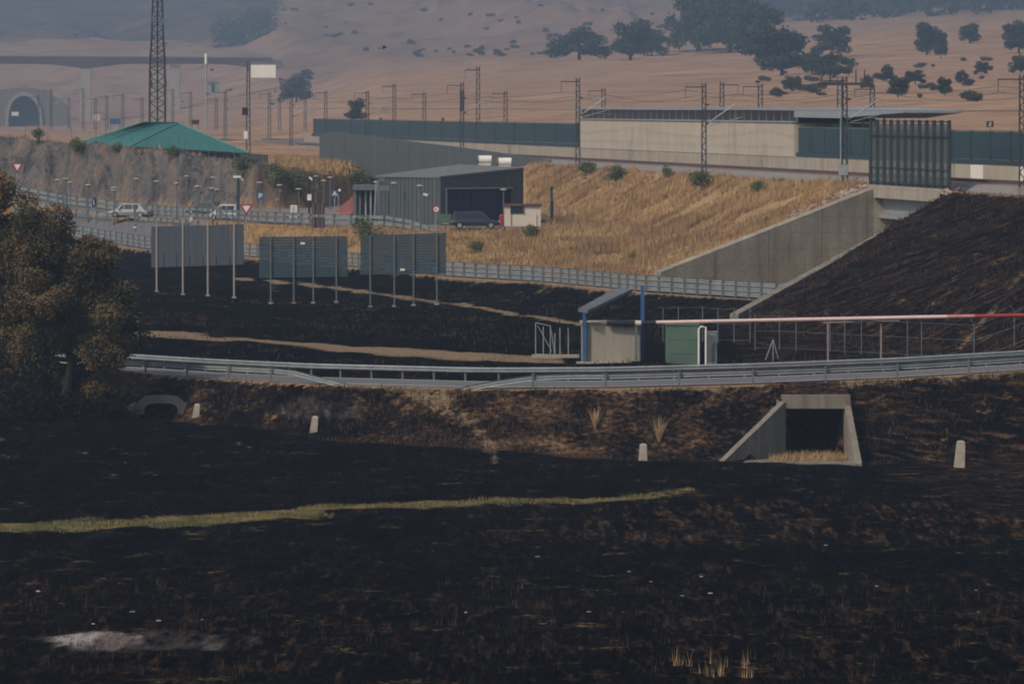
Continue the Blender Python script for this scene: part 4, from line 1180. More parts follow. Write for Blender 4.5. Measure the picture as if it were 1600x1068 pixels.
# ------------------------------------------------------------------ grey angular station building
YZ = 9.17
bl = empty("service_building", P(690, 354, 17.2), "grey green clad angular building with a wide dark garage opening", "building")
cl, cf, cr = P(590, 275, 16.8), P(688, 279, 17.2), P(818, 263, 17.0)
cb = Vector((cl.x + cr.x - cf.x, cl.y + cr.y - cf.y, 14.35))
ztop = {0: 13.35, 1: 13.4, 2: 14.15, 3: 14.3}
def at(v, z): return Vector((v.x, v.y, z))
ul_ = (cl - cf); ul_.z = 0; LL = ul_.length; ul_.normalize()
ur_ = (cr - cf); ur_.z = 0; LR = ur_.length; ur_.normalize()
nl = Vector((-ul_.y, ul_.x, 0)); nl = nl if nl.y < 0 else -nl         # outward of the left face
nr = Vector((ur_.y, -ur_.x, 0)); nr = nr if nr.y < 0 else -nr
# core set back behind the cladding
ins = 0.35
A0, B0, C0, D0 = cl - nl * .4 - ul_ * .3, cf + (ul_ + ur_) * 1.3, cr - nr * 1.35 - ur_ * .2, cb.lerp(cf, .05)
m = MB(); m.hexa([at(A0, YZ - .3), at(B0, YZ - .3), at(C0, YZ - .3), at(D0, YZ - .3)], [at(A0, 13.0), at(B0, 13.05), at(C0, 13.75), at(D0, 13.9)])
obj("core", m, M_BLACK, bl, True)
# left face: standing cladding boards, one dark door joint
n = 16
for k in range(n):
    t0, t1 = k / n + .004, (k + 1) / n - .004
    p, q = cf + ul_ * LL * t0, cf + ul_ * LL * t1
    za, zb = 13.4 + (13.35 - 13.4) * t0, 13.4 - .05 * t1
    m = MB(); m.hexa([at(p, YZ - .2), at(q, YZ - .2), at(q - nl * .3, YZ - .2), at(p - nl * .3, YZ - .2)], [at(p, za), at(q, zb), at(q - nl * .3, zb), at(p - nl * .3, za)])
    obj("cladding", m, M_CLAD, bl, True)
# right face: frame round the opening
def rf(t, z, o=0.0): return at(cf + ur_ * LR * t - nr * o, z)
op0, op1, opz = 0.06, 0.865, ZC - (294 - YH) / 17.0
def rpanel(name, t0, t1, z00, z01, z10, z11, mat, o0=0.0, o1=.3):
    m = MB(); m.hexa([rf(t0, z00, o0), rf(t1, z10, o0), rf(t1, z10, o1), rf(t0, z00, o1)], [rf(t0, z01, o0), rf(t1, z11, o0), rf(t1, z11, o1), rf(t0, z01, o1)])
    return obj(name, m, mat, bl, True)
def rt(t): return 13.4 + .75 * t
rpanel("cladding", 0.005, op0, YZ - .2, rt(0), YZ - .2, rt(op0), M_CLAD)
rpanel("cladding", op1, 1.0, YZ - .2, rt(op1), YZ - .2, rt(1), M_CLAD)
for k in range(8):
    a, b = op0 + (op1 - op0) * k / 8 + .001, op0 + (op1 - op0) * (k + 1) / 8 - .001
    rpanel("cladding", a, b, opz + .12, rt(a), opz + .12, rt(b), M_CLAD)
rpanel("lintel", op0 - .004, op1 + .004, opz - .0, opz + .11, opz, opz + .11, M_STEEL, -.05, .3)
rpanel("door_jamb", op0, op0 + .025, YZ, opz - .01, YZ, opz - .01, M_STEEL, .02, .6)
for k in range(9):
    a, b = op0 + .026 + (op1 - op0 - .026) * k / 9, op0 + .026 + (op1 - op0 - .026) * (k + 1) / 9 - .003
    rpanel("shutter_panel", a, b, YZ - .05, opz - .01, YZ - .05, opz - .01, M_NAVY, .75 + .05 * (k % 2), 1.0)
m = MB(); m.hexa([at(cl + nl * .15, 13.36), at(cf + nl * .1 + nr * .1, 13.42), at(cr + nr * .15, 14.17), at(cb, 14.32)], [at(cl + nl * .15, 13.52), at(cf + nl * .1 + nr * .1, 13.58), at(cr + nr * .15, 14.33), at(cb, 14.48)])
obj("roof", m, M_ROOFG, bl, True)
for t in (.22, .55):
    m = MB(); q = at(cf.lerp(cb, .42) + ur_ * (t * 6 - 2), 13.7); m.tube(q, q + Vector((0, 0, .6)), .04); obj("roof_pin", m, M_STEEL, bl, True)
# raised lettering, two short lines, too small to read
for (xa, xb, ya, yb_) in ((593, 603, 275.5, 283.5), (594.5, 610, 290.5, 298)):
    n = int((xb - xa) / 2.2)
    for k in range(n):
        px = xa + (xb - xa) * (k + .5) / n; t = (px - 590) / 98.0
        c = P(px, (ya + yb_) / 2, 16.8 + t * .4) + nl * .1; hh = (yb_ - ya) / 16.3
        m = MB(); m.box(c, (.075, .04, hh), rz=math.atan2(ul_.y, ul_.x))
        if k % 2: m.box(c + Vector((.06, 0, hh * .3)), (.09, .04, .07))
        else: m.box(c + Vector((-.05, 0, -hh * .3)), (.08, .04, .07))
        obj("letter", m, M_STEEL, bl, True)
# entrance lobby at the left end
en = empty("entrance_lobby", P(570, 343, 15.9), "glazed entrance lobby with slim columns at the left end of the grey building", "lobby")
s_ = 16.6
a, b = P(553, 293, s_), P(590, 293, s_)
m = MB(); m.box(((a.x + b.x) / 2 + .1, a.y + 1.5, a.z + .0), (b.x - a.x + .4, 3.4, .5)); obj("fascia", m, M_STEELD, en, True)
m = MB(); m.box(((a.x + b.x) / 2, a.y + 2.2, (a.z + YZ) / 2 - .15), (b.x - a.x, .1, a.z - YZ)); obj("glass_wall", m, M_GLASS, en, True)
for px in (554, 562, 571, 579, 586):
    q = P(px, 320, s_); m = MB(); m.box((q.x, q.y + .3 + (px % 3) * .5, (a.z - .25 + YZ) / 2), (.28 if px == 554 else .16, .3, a.z - .25 - YZ + .1)); obj("column", m, (M_STEELD, M_STEEL)[px % 2], en, True)
m = MB(); q0, q1 = P(585, 342, 16.9), P(588, 284, 16.9); m.tube(q0, q1, .07); m.tube(q0 + Vector((.35, .3, 0)), q1 + Vector((.1, .3, 0)), .06)
o = obj("leaning_mast", m, M_STEEL); tag(o, "pale leaning pole pair in front of the entrance lobby", "pole")

# sloping covered walkway rising to the platform
wk = empty("covered_walkway", P(560, 285, 13.2), "long grey clad covered walkway sloping across behind the angular building", "walkway")
def wkp(t):
    s = 13.0 + 1.5 * t; px = 499 + (860 - 499) * t
    top = np.interp(t, [0, .02, .3, .6, 1], [208, 205, 218, 231, 251]); bot = np.interp(t, [0, .25, 1], [267, 279, 300])
    return P(px, top, s), P(px, bot, s)
n = 18
for k in range(n):
    t0, t1 = k / n + .0003, (k + 1) / n - .0003
    (ta, ba), (tb_, bb) = wkp(t0), wkp(t1)
    dv = Vector((.6, 4.5, 0))
    m = MB(); m.hexa([ba, bb, bb + dv, ba + dv], [ta, tb_, tb_ + dv, ta + dv]); obj("cladding", m, M_CLAD, wk, True)
for t in (.2, .45):
    _, b_ = wkp(t); m = MB(); m.box((b_.x + .3, b_.y + 2.2, (b_.z + 9) / 2 - .2), (.6, 1.2, b_.z - 9)); obj("pier", m, M_CONCD, wk, True)

# ventilation drums on the roof behind
for px, py, lab in ((757, 252, "left white ventilation drum behind the grey building's roof"), (788, 255.5, "right white ventilation drum behind the grey building's roof")):
    s = 15.9; c = P(px, py, s)
    r = empty("ventilation_drum", c - Vector((0, 0, .6)), lab, "vent", "white ventilation drums")
    m = MB(); h = 11 / s
    m.tube(c + Vector((-h, 0, .15)), c + Vector((h, 0, .15)), .42, n=14); obj("drum", m, M_WHITE, r, True)
    m = MB(); m.tube(c + Vector((-h - .03, 0, .15)), c + Vector((-h + .12, 0, .15)), .45, n=14); obj("end_ring", m, M_STEELD, r, True)
    m = MB(); m.box(c + Vector((0, 0, -.32)), (h * 1.8, .6, .3)); obj("base", m, M_CREAM, r, True)
    m = MB(); m.box(c + Vector((0, .2, -1.2)), (h * 1.2, .5, 1.5)); obj("stack", m, M_CLAD, r, True)
# cream hut
s = 17.35
ht = empty("kiosk_hut", P(816, 358, s), "small cream hut with brown flat roof and dark window", "hut")
a, b = P(788, 322, s), P(845, 322, s); zb_ = 8.9
m = MB(); m.hexa([(a.x, a.y, zb_), (b.x, a.y, zb_), (b.x, a.y + 2.6, zb_), (a.x, a.y + 2.6, zb_)], [at(a, a.z), at(b, b.z), Vector((b.x, a.y + 2.6, a.z)), Vector((a.x, a.y + 2.6, a.z))]); obj("wall", m, M_CREAM, ht, True)
m = MB(); m.box(((a.x + b.x) / 2, a.y + 1.3, a.z + .09), (b.x - a.x + .25, 2.95, .17)); obj("roof", m, M_BROWN, ht, True)
c = P(808, 328, s); m = MB(); m.box((c.x, c.y - .03, c.z), (20 / s, .08, 11 / s)); w_ = obj("window", m, M_GLASS, ht, True)
for dx in (-10, 10):
    m = MB(); m.box((c.x + dx / s, c.y - .05, c.z), (.06, .1, 12 / s)); obj("frame", m, M_BROWN, w_, True)
m = MB(); c = P(838, 345, s); m.tube((c.x, c.y - .05, zb_), (c.x, c.y - .05, c.z + .6), .04); obj("downpipe", m, M_CREAM, ht, True)
m = MB(); c = P(799, 345, s); m.box((c.x, c.y - .02, (zb_ + c.z) / 2 + .3), (.05, .06, 1.6)); obj("door_joint", m, M_BROWN, ht, True)
# stove pipe like post and mesh screen right of the hut
m = MB(); q = P(862, 340, 16.8); m.lathe([(.16, -.4), (.16, 1.6), (.1, 1.75), (.1, 2.7), (.16, 2.75), (.14, 3.0)], (q.x, q.y, q.z - .1), 10)
o = obj("vent_post", m, M_TEAL); tag(o, "thick dark green vent post right of the cream hut", "post")
fence([P(p, 345, 16.6) + Vector((0, 0, -.9)) for p in (850, 862, 874, 886, 896)], "grey wire fence right of the cream hut on the dry bank", 2.3, False)

# ------------------------------------------------------------------ cars
def car(label, loc, rz, paint, L=4.3, W=1.75, Ht=1.55, suv=True):
    r = empty("parked_car", loc, label, "car", None, rz)
    hb = Ht * .56
    # body: lofted sections from tail to nose (x forward)
    xs = [-.5, -.485, -.40, -.2, .1, .28, .42, .485, .5]
    top = [.50, .78, .98, 1.0, 1.0, .97, .84, .66, .45]
    bot = [.34, .24, .2, .17, .17, .17, .18, .24, .32]
    wid = [.78, .92, .98, 1.0, 1.0, 1.0, .96, .88, .72]
    vs, fs = [], []
    for x, t, b, w in zip(xs, top, bot, wid):
        X, hw_, z0_, z1_ = x * L, w * W / 2, b * hb + .12, t * hb + .02
        zm = z0_ + (z1_ - z0_) * .55
        vs += [(X, -hw_ * .9, z0_), (X, -hw_, zm), (X, -hw_ * .93, z1_), (X, hw_ * .93, z1_), (X, hw_, zm), (X, hw_ * .9, z0_)]
    for i in range(len(xs) - 1):
        for k in range(6): fs.append((i * 6 + k, i * 6 + (k + 1) % 6, (i + 1) * 6 + (k + 1) % 6, (i + 1) * 6 + k))
    fs += [tuple(range(6)), tuple(range(len(vs) - 6, len(vs)))]
    body = MB().add(vs, fs)
    obj("body", body, paint, r, smooth=False)
    # cabin
    cx = [(-.46 if suv else -.40, hb * .98), (-.40 if suv else -.27, Ht * .97), (.08, Ht), (.14, Ht * .985), (.31, hb * .97)]
    g = MB()
    lo = [(cx[0][0] * L, hb * .95), (cx[4][0] * L, hb * .93)]
    def cab(sc, poly, y):
        return [(x * L, y * (1 - .22 * (z - hb) / (Ht - hb) if z > hb else 1), z) for x, z in poly]
    poly = cx
    lw, rw = cab(1, poly, -W / 2 * .9), cab(1, poly, W / 2 * .9)
    n = len(poly)
    g.add(lw + rw, [tuple(range(n)), tuple(range(2 * n - 1, n - 1, -1))] + [(i, (i + 1) % n, n + (i + 1) % n, n + i) for i in range(n)])
    gl = obj("cabin", g, paint, r)
    for sy in (-1, 1):
        for (xa, xb) in ((-.37 if suv else -.25, -.12), (-.10, .08), (.10, .22)):
            za, zb = hb + .06, Ht * .92
            f = lambda z: sy * (W / 2 * .9 * (1 - .22 * (z - hb) / (Ht - hb)) + .015)
            w = MB(); sk = .05 if xb > .2 else 0
            q = [(xa * L, f(za), za), (xb * L, f(za), za), ((xb - sk * 1.4) * L, f(zb if not sk else zb * .95), zb if not sk else zb * .95), (xa * L, f(zb), zb)]
            w.add(q + [(x, y - sy * .03, z) for x, y, z in q], [(0, 1, 2, 3), (7, 6, 5, 4), (0, 1, 5, 4), (1, 2, 6, 5), (2, 3, 7, 6), (3, 0, 4, 7)])
            obj("side_window", w, M_GLASS, r)
    w = MB(); w.hexa([(.315 * L, -W * .38, hb), (.315 * L, W * .38, hb), (.30 * L, W * .38, hb - .02), (.30 * L, -W * .38, hb - .02)], [(.16 * L, -W * .34, Ht * .95), (.16 * L, W * .34, Ht * .95), (.145 * L, W * .34, Ht * .95), (.145 * L, -W * .34, Ht * .95)]); obj("windscreen", w, M_GLASS, r)
    for sx in (-.31, .31):
        for sy in (-1, 1):
            t = MB(); c = Vector((sx * L, sy * (W / 2 - .1), .32)); t.tube(c - Vector((0, .1, 0)), c + Vector((0, .1, 0)), .32, n=16); wh = obj("wheel", t, M_BLACK, r)
            t = MB(); t.tube(c + Vector((0, sy * .101, 0)), c + Vector((0, sy * .115, 0)), .19, n=12); obj("rim", t, M_STEEL, wh)
    for sy in (-1, 1):
        t = MB(); t.box((.475 * L, sy * W * .34, hb * .72), (.1, .34, .14)); obj("headlight", t, M_STEEL, r)
        t = MB(); t.box((-.485 * L, sy * W * .40, hb * .78), (.08, .2, .2)); obj("tail_light", t, M_RED, r)
        t = MB(); t.box((.2 * L, sy * (W / 2 + .05), hb + .08), (.16, .16, .12)); obj("mirror", t, paint, r)
    return r
M_CARD = mk("dark_blue_grey_car_paint", (.022, .030, .042), .12, .5, .35, 0, .5)
M_CARW = mk("white_car_paint", (.38, .38, .37), .05, .5, .35, 0, .5)
car("dark blue estate car parked in front of the garage opening", P(742, 357, 17.6) + Vector((0, 0, -.02)), 0.05, M_CARD, 4.5, 1.8, 1.55)
car("white hatchback parked near the P sign, rear windows showing", P(357, 345, 16.2), 2.4, M_CARW, 3.9, 1.7, 1.6)
car("silver car half hidden behind the ramp guard rails below the rock", P(203, 340, 15.6), 2.9, mk("silver_car_paint", (.26, .265, .27), .06, .5, .4, 0, .5), 4.3, 1.75, 1.45, False)
car("dark green car parked beyond the white hatchback", P(322, 337, 15.4), 2.7, mk("dark_green_car_paint", (.015, .045, .035), .1, .5, .35, 0, .5), 4.1, 1.7, 1.45, False)
for p_ in (): pass
m = MB(); a = P(310, 341, 16.0)
rb = empty("barrier_boom", a + Vector((0, 0, -.9)), "red lifting barrier boom across the car park lane", "barrier")
m.box(a + Vector((1.1, 0, 0)), (3.4, .08, .16), ry=.03); obj("boom", m, M_RED, rb, True)
m = MB(); m.box(a + Vector((-.7, 0, -.35)), (.3, .3, 1.0)); obj("cabinet", m, M_CREAM, rb, True)

# waste container
wc = empty("waste_container", P(695, 350, 17.9) , "small dark green waste container left of the dark parked car", "container")
m = MB(); m.hexa([(-.5, -.4, .15), (.5, -.4, .15), (.5, .4, .15), (-.5, .4, .15)], [(-.56, -.45, .75), (.56, -.45, .75), (.56, .45, .75), (-.56, .45, .75)]); obj("body", m, M_TANK, wc)
m = MB(); m.box((0, 0, .8), (1.2, .95, .1)); obj("lid", m, M_TANK, wc)
for sx in (-.35, .35):
    m = MB(); m.tube((sx, -.3, .08), (sx + .06, -.3, .08), .08, n=10); obj("wheel", m, M_BLACK, wc)
m = MB(); q = P(784, 345, 17.5); m.lathe([(.2, -.55), (.22, .45), (.12, .6)], q, 10); o = obj("red_bin", m, M_RED); tag(o, "red bin between the dark car and the cream hut", "bin")
# cctv cameras and wall lights
for px, py, s, lab in ((671, 304, 17.3, "white camera on the corner of the garage opening"), (903 // 4 + 400, 278, 16.6, "white camera high on the left face of the grey building")):
    c = P(px, py, s) + nl * .4; r = empty("security_camera", c, lab, "camera")
    m = MB(); m.box(c, (.42, .18, .2), ry=.3); obj("housing", m, M_WHITE, r, True)
    m = MB(); m.tube(c, c - nl * .45 + Vector((0, 0, .12)), .04); obj("bracket", m, M_STEEL, r, True)
# steel bollards/cabinet by the road: brown information kiosk
kb = empty("information_kiosk", P(496, 358, 17.6), "dark brown slatted kiosk panel beside the double guard rail", "kiosk")
for k in range(2):
    for j in range(5):
        px = 487 + j * 4.1; pya, pyb = ((318, 335), (339, 356))[k]
        a = P(px, pya, 17.6); b = P(px + 3.7, pyb, 17.6)
        m = MB(); m.box(((a.x + b.x) / 2, a.y + (j % 2) * .05, (a.z + b.z) / 2), (b.x - a.x, .1, a.z - b.z)); obj("slat", m, M_BROWN, kb, True)
for px in (490, 504):
    a = P(px, 316, 17.6); m = MB(); m.box((a.x, a.y - .1, (a.z + 8.8) / 2), (.1, .1, a.z - 8.8)); obj("post", m, M_STEELD, kb, True)

# ------------------------------------------------------------------ lamps
M_LAMPH = mk("dull_white_lamp_head", (.38, .37, .35), .1, 1.0, .7)
lp = empty("lamp_post", (0, 0, -500), "x", "lamp")
m = MB(); m.tube((0, 0, -.3), (0, 0, 3.4), .06, .05, 8); obj("pole", m, M_STEELD, lp)
m = MB(); m.lathe([(.05, 3.32), (.22, 3.39), (.32, 3.43), (.28, 3.48), (.08, 3.52)], n=14); obj("lamp_head", m, M_LAMPH, lp)
m = MB(); m.lathe([(.14, -.1), (.14, .06), (.07, .1)], n=10); obj("base_plate", m, M_STEELD, lp)
def lamp(px, pyh, label, group="car park lamps", s=None, k=None):
    s = s or (pyh - YH) / 7.5
    s = min(s, 16.9) if k is None else s
    b = PZ(px, s, YZ); h = (ZC - (pyh - YH) / s) - YZ
    r = copy_tree(lp); r.location = b; r.scale = (1, 1, h / 3.45); r["label"] = label; r["group"] = group
sh = "short grey car park lamp with flat white head in front of the rock cutting"
ORD = "first second third fourth fifth sixth seventh eighth ninth tenth eleventh twelfth thirteenth fourteenth".split()
for k_, (px, py) in enumerate(((90, 281), (103, 279), (110, 285), (138, 289), (178, 293), (178.5, 297), (213, 279), (245, 283), (276, 286), (292, 275), (309, 291), (332, 294), (333, 277), (338.5, 296))):
    lamp(px, py, ORD[k_] + " lamp from the left of the row before the rock cutting")
sh2 = "short grey car park lamp with flat white head before the scrubby slope"
for k_, (px, py) in enumerate(((406, 285), (437, 289), (465, 274), (467, 295), (494, 275), (506, 282), (516, 277))):
    lamp(px, py, ORD[k_] + " lamp from the left of the group before the scrubby slope")
lamp(588, 284, "short lamp post in front of the entrance lobby", s=16.6, k=1)
lamp(616, 286, "short lamp post before the left face of the grey building, left of two", s=17.0, k=1)
lamp(656, 290, "short lamp post before the left face of the grey building, right of two", s=17.5, k=1)
lamp(787, 296, "slim lamp post standing at the left corner of the cream hut", s=17.7, k=1)
drop(lp)
m = MB(); q = PZ(372, 16.4, YZ); r = empty("camera_mast", q, "thick dark green camera mast beside the white hatchback", "mast")
m.tube((0, 0, -.3), (0, 0, 4.0), .16, .13, 10); obj("pole", m, M_TEAL, r)
m = MB(); m.box((-.1, 0, 4.05), (.75, .3, .2)); m.box((.4, 0, 3.8), (.3, .15, .1), ry=.6); obj("camera_head", m, M_WHITE, r)
q = PZ(483, 16.4, YZ); r = empty("camera_mast", q, "black camera mast with a white sign plate near the brown kiosk", "mast")
m = MB(); m.tube((0, 0, -.3), (0, 0, 4.1), .1, n=8); obj("pole", m, M_BLACK, r)
m = MB(); m.box((.15, -.05, 3.9), (.4, .2, .16), ry=.7); obj("camera_head", m, M_WHITE, r)
m = MB(); m.box((.02, -.12, 2.1), (.4, .05, .58)); obj("sign_plate", m, M_WHITE, r)

# ------------------------------------------------------------------ signs
def sign_post(px, py_c, py_b, s, label, name="road_sign"):
    b = P(px, py_b, s); c = P(px, py_c, s)
    r = empty(name, b, label, "sign")
    m = MB(); m.tube(b - Vector((0, 0, .3)), c + Vector((0, .06, .2)), .04); obj("post", m, M_STEEL, r, True)
    return r, c
def disc(c, rad, th, n=20, dy=0.0): m = MB(); m.tube(c + Vector((0, dy, 0)), c + Vector((0, dy - th, 0)), rad, n=n); return m
def tri(c, rad, dy, th, down=True):
    k = -1 if down else 1
    q = [c + Vector((rad * math.sin(a), dy, k * rad * math.cos(a))) for a in (0, 2 * math.pi / 3, 4 * math.pi / 3)]
    m = MB(); m.prism(q, (0, -th, 0)); return m
for px, pyc, pyb, s, lab in ((27, 260, 300, 16.0, "red and white give way sign above the oak at the left edge"), (385, 325, 372, 18.2, "red and white give way sign right of the first board")):
    r, c = sign_post(px, pyc, pyb, s, lab, "give_way_sign")
    obj("red_plate", tri(c, .66, 0, .04), M_RED, r, True); obj("white_field", tri(c, .40, -.045, .012), M_WHITE, r, True)
def bars(c, segs, s_, mat, par, dy=-.06, name="symbol"):
    for x, z, w, h in segs:
        m = MB(); m.box(c + Vector((x * s_, dy, z * s_)), (w * s_, .02, h * s_)); obj(name, m, mat, par, True)
r, c = sign_post(407, 306, 345, 16.4, "round blue parking sign with a white P", "parking_sign")
obj("plate", disc(c, .36, .04), M_BLUE, r, True)
bars(c, [(-.12, 0, .09, .44), (.02, .18, .22, .08), (.02, -.02, .22, .08), (.13, .08, .08, .2)], 1.0, M_WHITE, r, name="letter_stroke")
r, c = sign_post(523, 302, 340, 16.4, "blue square sign with a white triangle beside the entrance", "crossing_sign")
m = MB(); m.box(c, (.6, .04, .62)); obj("plate", m, M_BLUE, r, True)
obj("white_triangle", tri(c + Vector((0, 0, -.05)), .27, -.03, .012, False), M_WHITE, r, True)
obj("dark_symbol", tri(c + Vector((0, 0, -.08)), .1, -.045, .012, False), M_BLACK, r, True)
r, c = sign_post(529, 297, 340, 16.2, "dark round mirror sign behind the blue crossing sign", "road_mirror")
obj("plate", disc(c, .34, .05), M_BLACK, r, True); obj("glint", disc(c + Vector((.1, -.055, 0)), .13, .01), M_WHITE, r, True)
r, c = sign_post(146.5, 316, 350, 16.6, "narrow blue sign with a white arrow on the ramp guard rail", "direction_sign")
m = MB(); m.tube(c + Vector((-.02, .08, 0)), c + Vector((.02, -.08, 0)), .42, n=20); m.v = [(c.x + (x - c.x) * 1.0, y, z) for x, y, z in m.v]
m = MB(); q = [c + Vector((.2 * math.cos(t), .3 * math.cos(t), .46 * math.sin(t))) for t in np.linspace(0, 2 * math.pi, 21)[:-1]]; m.prism(q, (.02, -.03, 0)); obj("plate", m, M_BLUE, r, True)
bars(c, [(.0, .06, .07, .4), (.03, -.16, .1, .12)], 1.0, M_WHITE, r, -.22)
for px, pt, pb_ in ((99, 300, 338), (211, 325, 352)):
    a = P(px, pb_, 16.4); r = empty("marker_column", a, "grey roadside column with hazard stripes on the ramp, " + ("left one" if px < 150 else "right one by the white car"), "column", "roadside columns on the ramp")
    h = (pb_ - pt) / 16.4
    m = MB(); m.box(a + Vector((0, 0, h / 2 + .2)), (.22, .1, h - .4)); obj("column", m, M_STEELD, r, True)
    for k in range(3):
        m = MB(); m.tube(a + Vector((0, 0, -.5 + k * .25)), a + Vector((0, 0, -.38 + k * .25)), .14, n=8); obj("stripe", m, (M_TANK, M_WHITE)[k % 2], r, True)
r, c = sign_post(681.5, 327, 372, 17.9, "round red and white prohibition sign left of the garage opening", "prohibition_sign")
obj("red_rim", disc(c, .33, .04), M_RED, r, True); obj("white_field", disc(c, .22, .012, dy=-.045), M_WHITE, r, True)
bars(c, [(-.03, 0, .22, .08)], 1.0, M_BLACK, r, -.065)
# white information boards near the kerb
for px, py, w, h, lab in ((459, 326, 10, 11, "white square notice beside the short lamp"), (450, 339, 9, 7, "low white notice, left of the lower pair"), (460, 339, 7, 7, "low white notice, right of the lower pair")):
    s = 16.8; c = P(px, py, s); r = empty("notice_sign", (c.x, c.y, YZ), lab, "sign", "white notices in the car park")
    m = MB(); m.box(c, (w / s, .05, h / s)); obj("plate", m, M_WHITE, r, True)
    for j in range(3):
        m = MB(); m.box(c + Vector((-.02, -.04, (.25 - j * .25) * h / s)), (w / s * .55, .02, .05)); obj("print_line", m, M_STEELD, r, True)
    m = MB(); m.box((c.x + w / s * .35, c.y + .05, (c.z + YZ) / 2), (.06, .06, max(.1, c.z - YZ))); obj("post", m, M_STEELD, r, True)
# red paved kerb areas and the red retaining wall by the lobby
m = MB(); a, b = P(520, 335, 15.6), P(603 - 2, 335, 15.6)
m = MB(); q = [P(516, 336, 15.2), P(552, 336, 15.4), P(552, 305, 15.4), P(545, 312, 15.4)]; m.prism(q, (0, .4, 0)); o = obj("ramp_wall", m, M_REDPAVE); tag(o, "sloping red brick coloured ramp wall left of the lobby", "wall")
m = MB()
a, b = P(380, 346, 15.9), P(545, 346, 15.9); m.hexa([(a.x, a.y, YZ - .1), (b.x, b.y, YZ - .1), (b.x, b.y + 14, YZ - .1), (a.x, a.y + 10, YZ - .1)], [(a.x, a.y, YZ + .09), (b.x, b.y, YZ + .09), (b.x, b.y + 14, YZ + .09), (a.x, a.y + 10, YZ + .09)])
o = obj("pavement", m, M_REDPAVE); tag(o, "raised red pavement of the car park", kind="structure")
# ------------------------------------------------------------------ green roofed building above the rock
gb = empty("green_roof_building", P(260, 244, 14.0), "low building with a bright green pyramid roof above the rock cutting", "building")
s = 14.0
e = [P(125, 223, 14.6), P(214, 227, 15.6) if False else P(205, 231, 14.8), P(388, 240, 14.2), P(300, 215, 12.6)]
ez = 14.55
e = [PZ(124, 13.2, 15.62), PZ(204, 13.9, 15.42), PZ(390, 13.5, 14.5), PZ(322, 12.2, 14.9)]
r0, r1 = PZ(222, 13.2, 18.0), PZ(278, 13.0, 17.9)
def sheet(name, pts, n_, mat, par, th=.08):
    """a roof plane split in n sheets between edge a-b (eave) and c-d (ridge)"""
    a, b, c, d = pts
    for k in range(n_):
        t0, t1 = k / n_ + .0015, (k + 1) / n_ - .0015
        q = [a.lerp(b, t0), a.lerp(b, t1), c.lerp(d, t1), c.lerp(d, t0)]
        m = MB(); m.hexa([p - Vector((0, 0, th)) for p in q], q); obj(name, m, mat, par, True)
sheet("roof_sheet", (e[0], e[1], r0, r1), 10, M_TEAL2, gb)
sheet("roof_sheet", (e[1], e[2], r1, r1), 10, M_TEAL2, gb)
sheet("roof_sheet", (e[2], e[3], r1, r0), 6, M_TEAL2, gb)
sheet("roof_sheet", (e[3], e[0], r0, r0), 6, M_TEAL2, gb)
for a, b in ((e[1], r1), (e[2], r1), (r0, r1), (e[0], r0)):
    m = MB(); m.tube(a + Vector((0, 0, .04)), b + Vector((0, 0, .04)), .09, n=5); obj("ridge_cap", m, mk("pale_ridge", (.10, .22, .17), .1), gb, True)
w = [p.lerp((e[0] + e[2]) / 2, .06) for p in e]
m = MB(); m.hexa([at(p, 11.5) for p in w], [at(p, min(p.z for p in e) - .1) for p in w]); obj("wall", m, M_TEAL, gb, True)
for a, b in ((e[0], e[1]), (e[1], e[2])):
    m = MB(); dn = Vector((0, 0, -.35)); m.hexa([a + dn, b + dn, b + dn + Vector((0, .15, 0)), a + dn + Vector((0, .15, 0))], [a - Vector((0, 0, .09)), b - Vector((0, 0, .09)), b + Vector((0, .15, -.09)), a + Vector((0, .15, -.09))]); obj("fascia", m, M_TEAL, gb, True)
gf = empty("panel_fence", P(400, 262, 13.6), "short dark green upright panel fence right of the green roofed building", "fence")
for k in range(11):
    a = P(379 + k * 3.8, 241 + k * .2, 13.6); m = MB(); m.box((a.x, a.y + (k % 2) * .05, a.z - .75), (.25, .06, 1.7)); obj("slat", m, M_TEAL, gf, True)
# fence posts on the crest of the rock
cf_ = []
for px in (40, 75, 112, 150, 165, 190, 206, 229, 288, 326, 366):
    Y = float(np.maximum(ROCK_Y(px), 0)) + 5.5; p = G(px, Y); cf_.append(p)
fence(cf_, "thin wire fence along the top of the rock cutting", 1.9, False)

# ------------------------------------------------------------------ telecom tower
tw = empty("telecom_tower", P(246, 192, 12.6), "tall dark lattice telecom tower behind the green roof", "tower")
s = 12.6; Yt = F / s
lv = [(198, 12.0), (160, 12.0), (135, 12.0), (105, 11.5), (95, 11.4), (80, 10.4), (60, 9.0), (30, 8.2), (0, 7.4), (-40, 6.6), (-90, 5.6), (-140, 4.6)]
def leg(i, k): py, hw = lv[i]; h = hw / s; return Vector(((246 - CX) / s + h * (1, 1, -1, -1)[k], Yt + h * (1, -1, -1, 1)[k] * 1.0, ZC - (py - YH) / s))
for k in range(4):
    m = MB(); m.path([leg(i, k) for i in range(len(lv))], .085, 5); obj("leg", m, M_MAST, tw, True)
for i in range(len(lv) - 1):
    m = MB()
    for k in range(4):
        a, b = leg(i, k), leg(i, (k + 1) % 4); c, d = leg(i + 1, k), leg(i + 1, (k + 1) % 4)
        m.tube(a, b, .05, n=4)
        nn = 2
        for j in range(nn):
            t0, t1 = j / nn, (j + 1) / nn
            m.tube(a.lerp(c, t0), b.lerp(d, t1), .04, n=4); m.tube(b.lerp(d, t0), a.lerp(c, t1), .04, n=4)
    obj("bracing", m, M_MAST, tw, True)
m = MB(); m.tube(P(246, 195, s), P(246, -130, s), .11, n=6); obj("cable_ladder", m, M_MAST, tw, True)
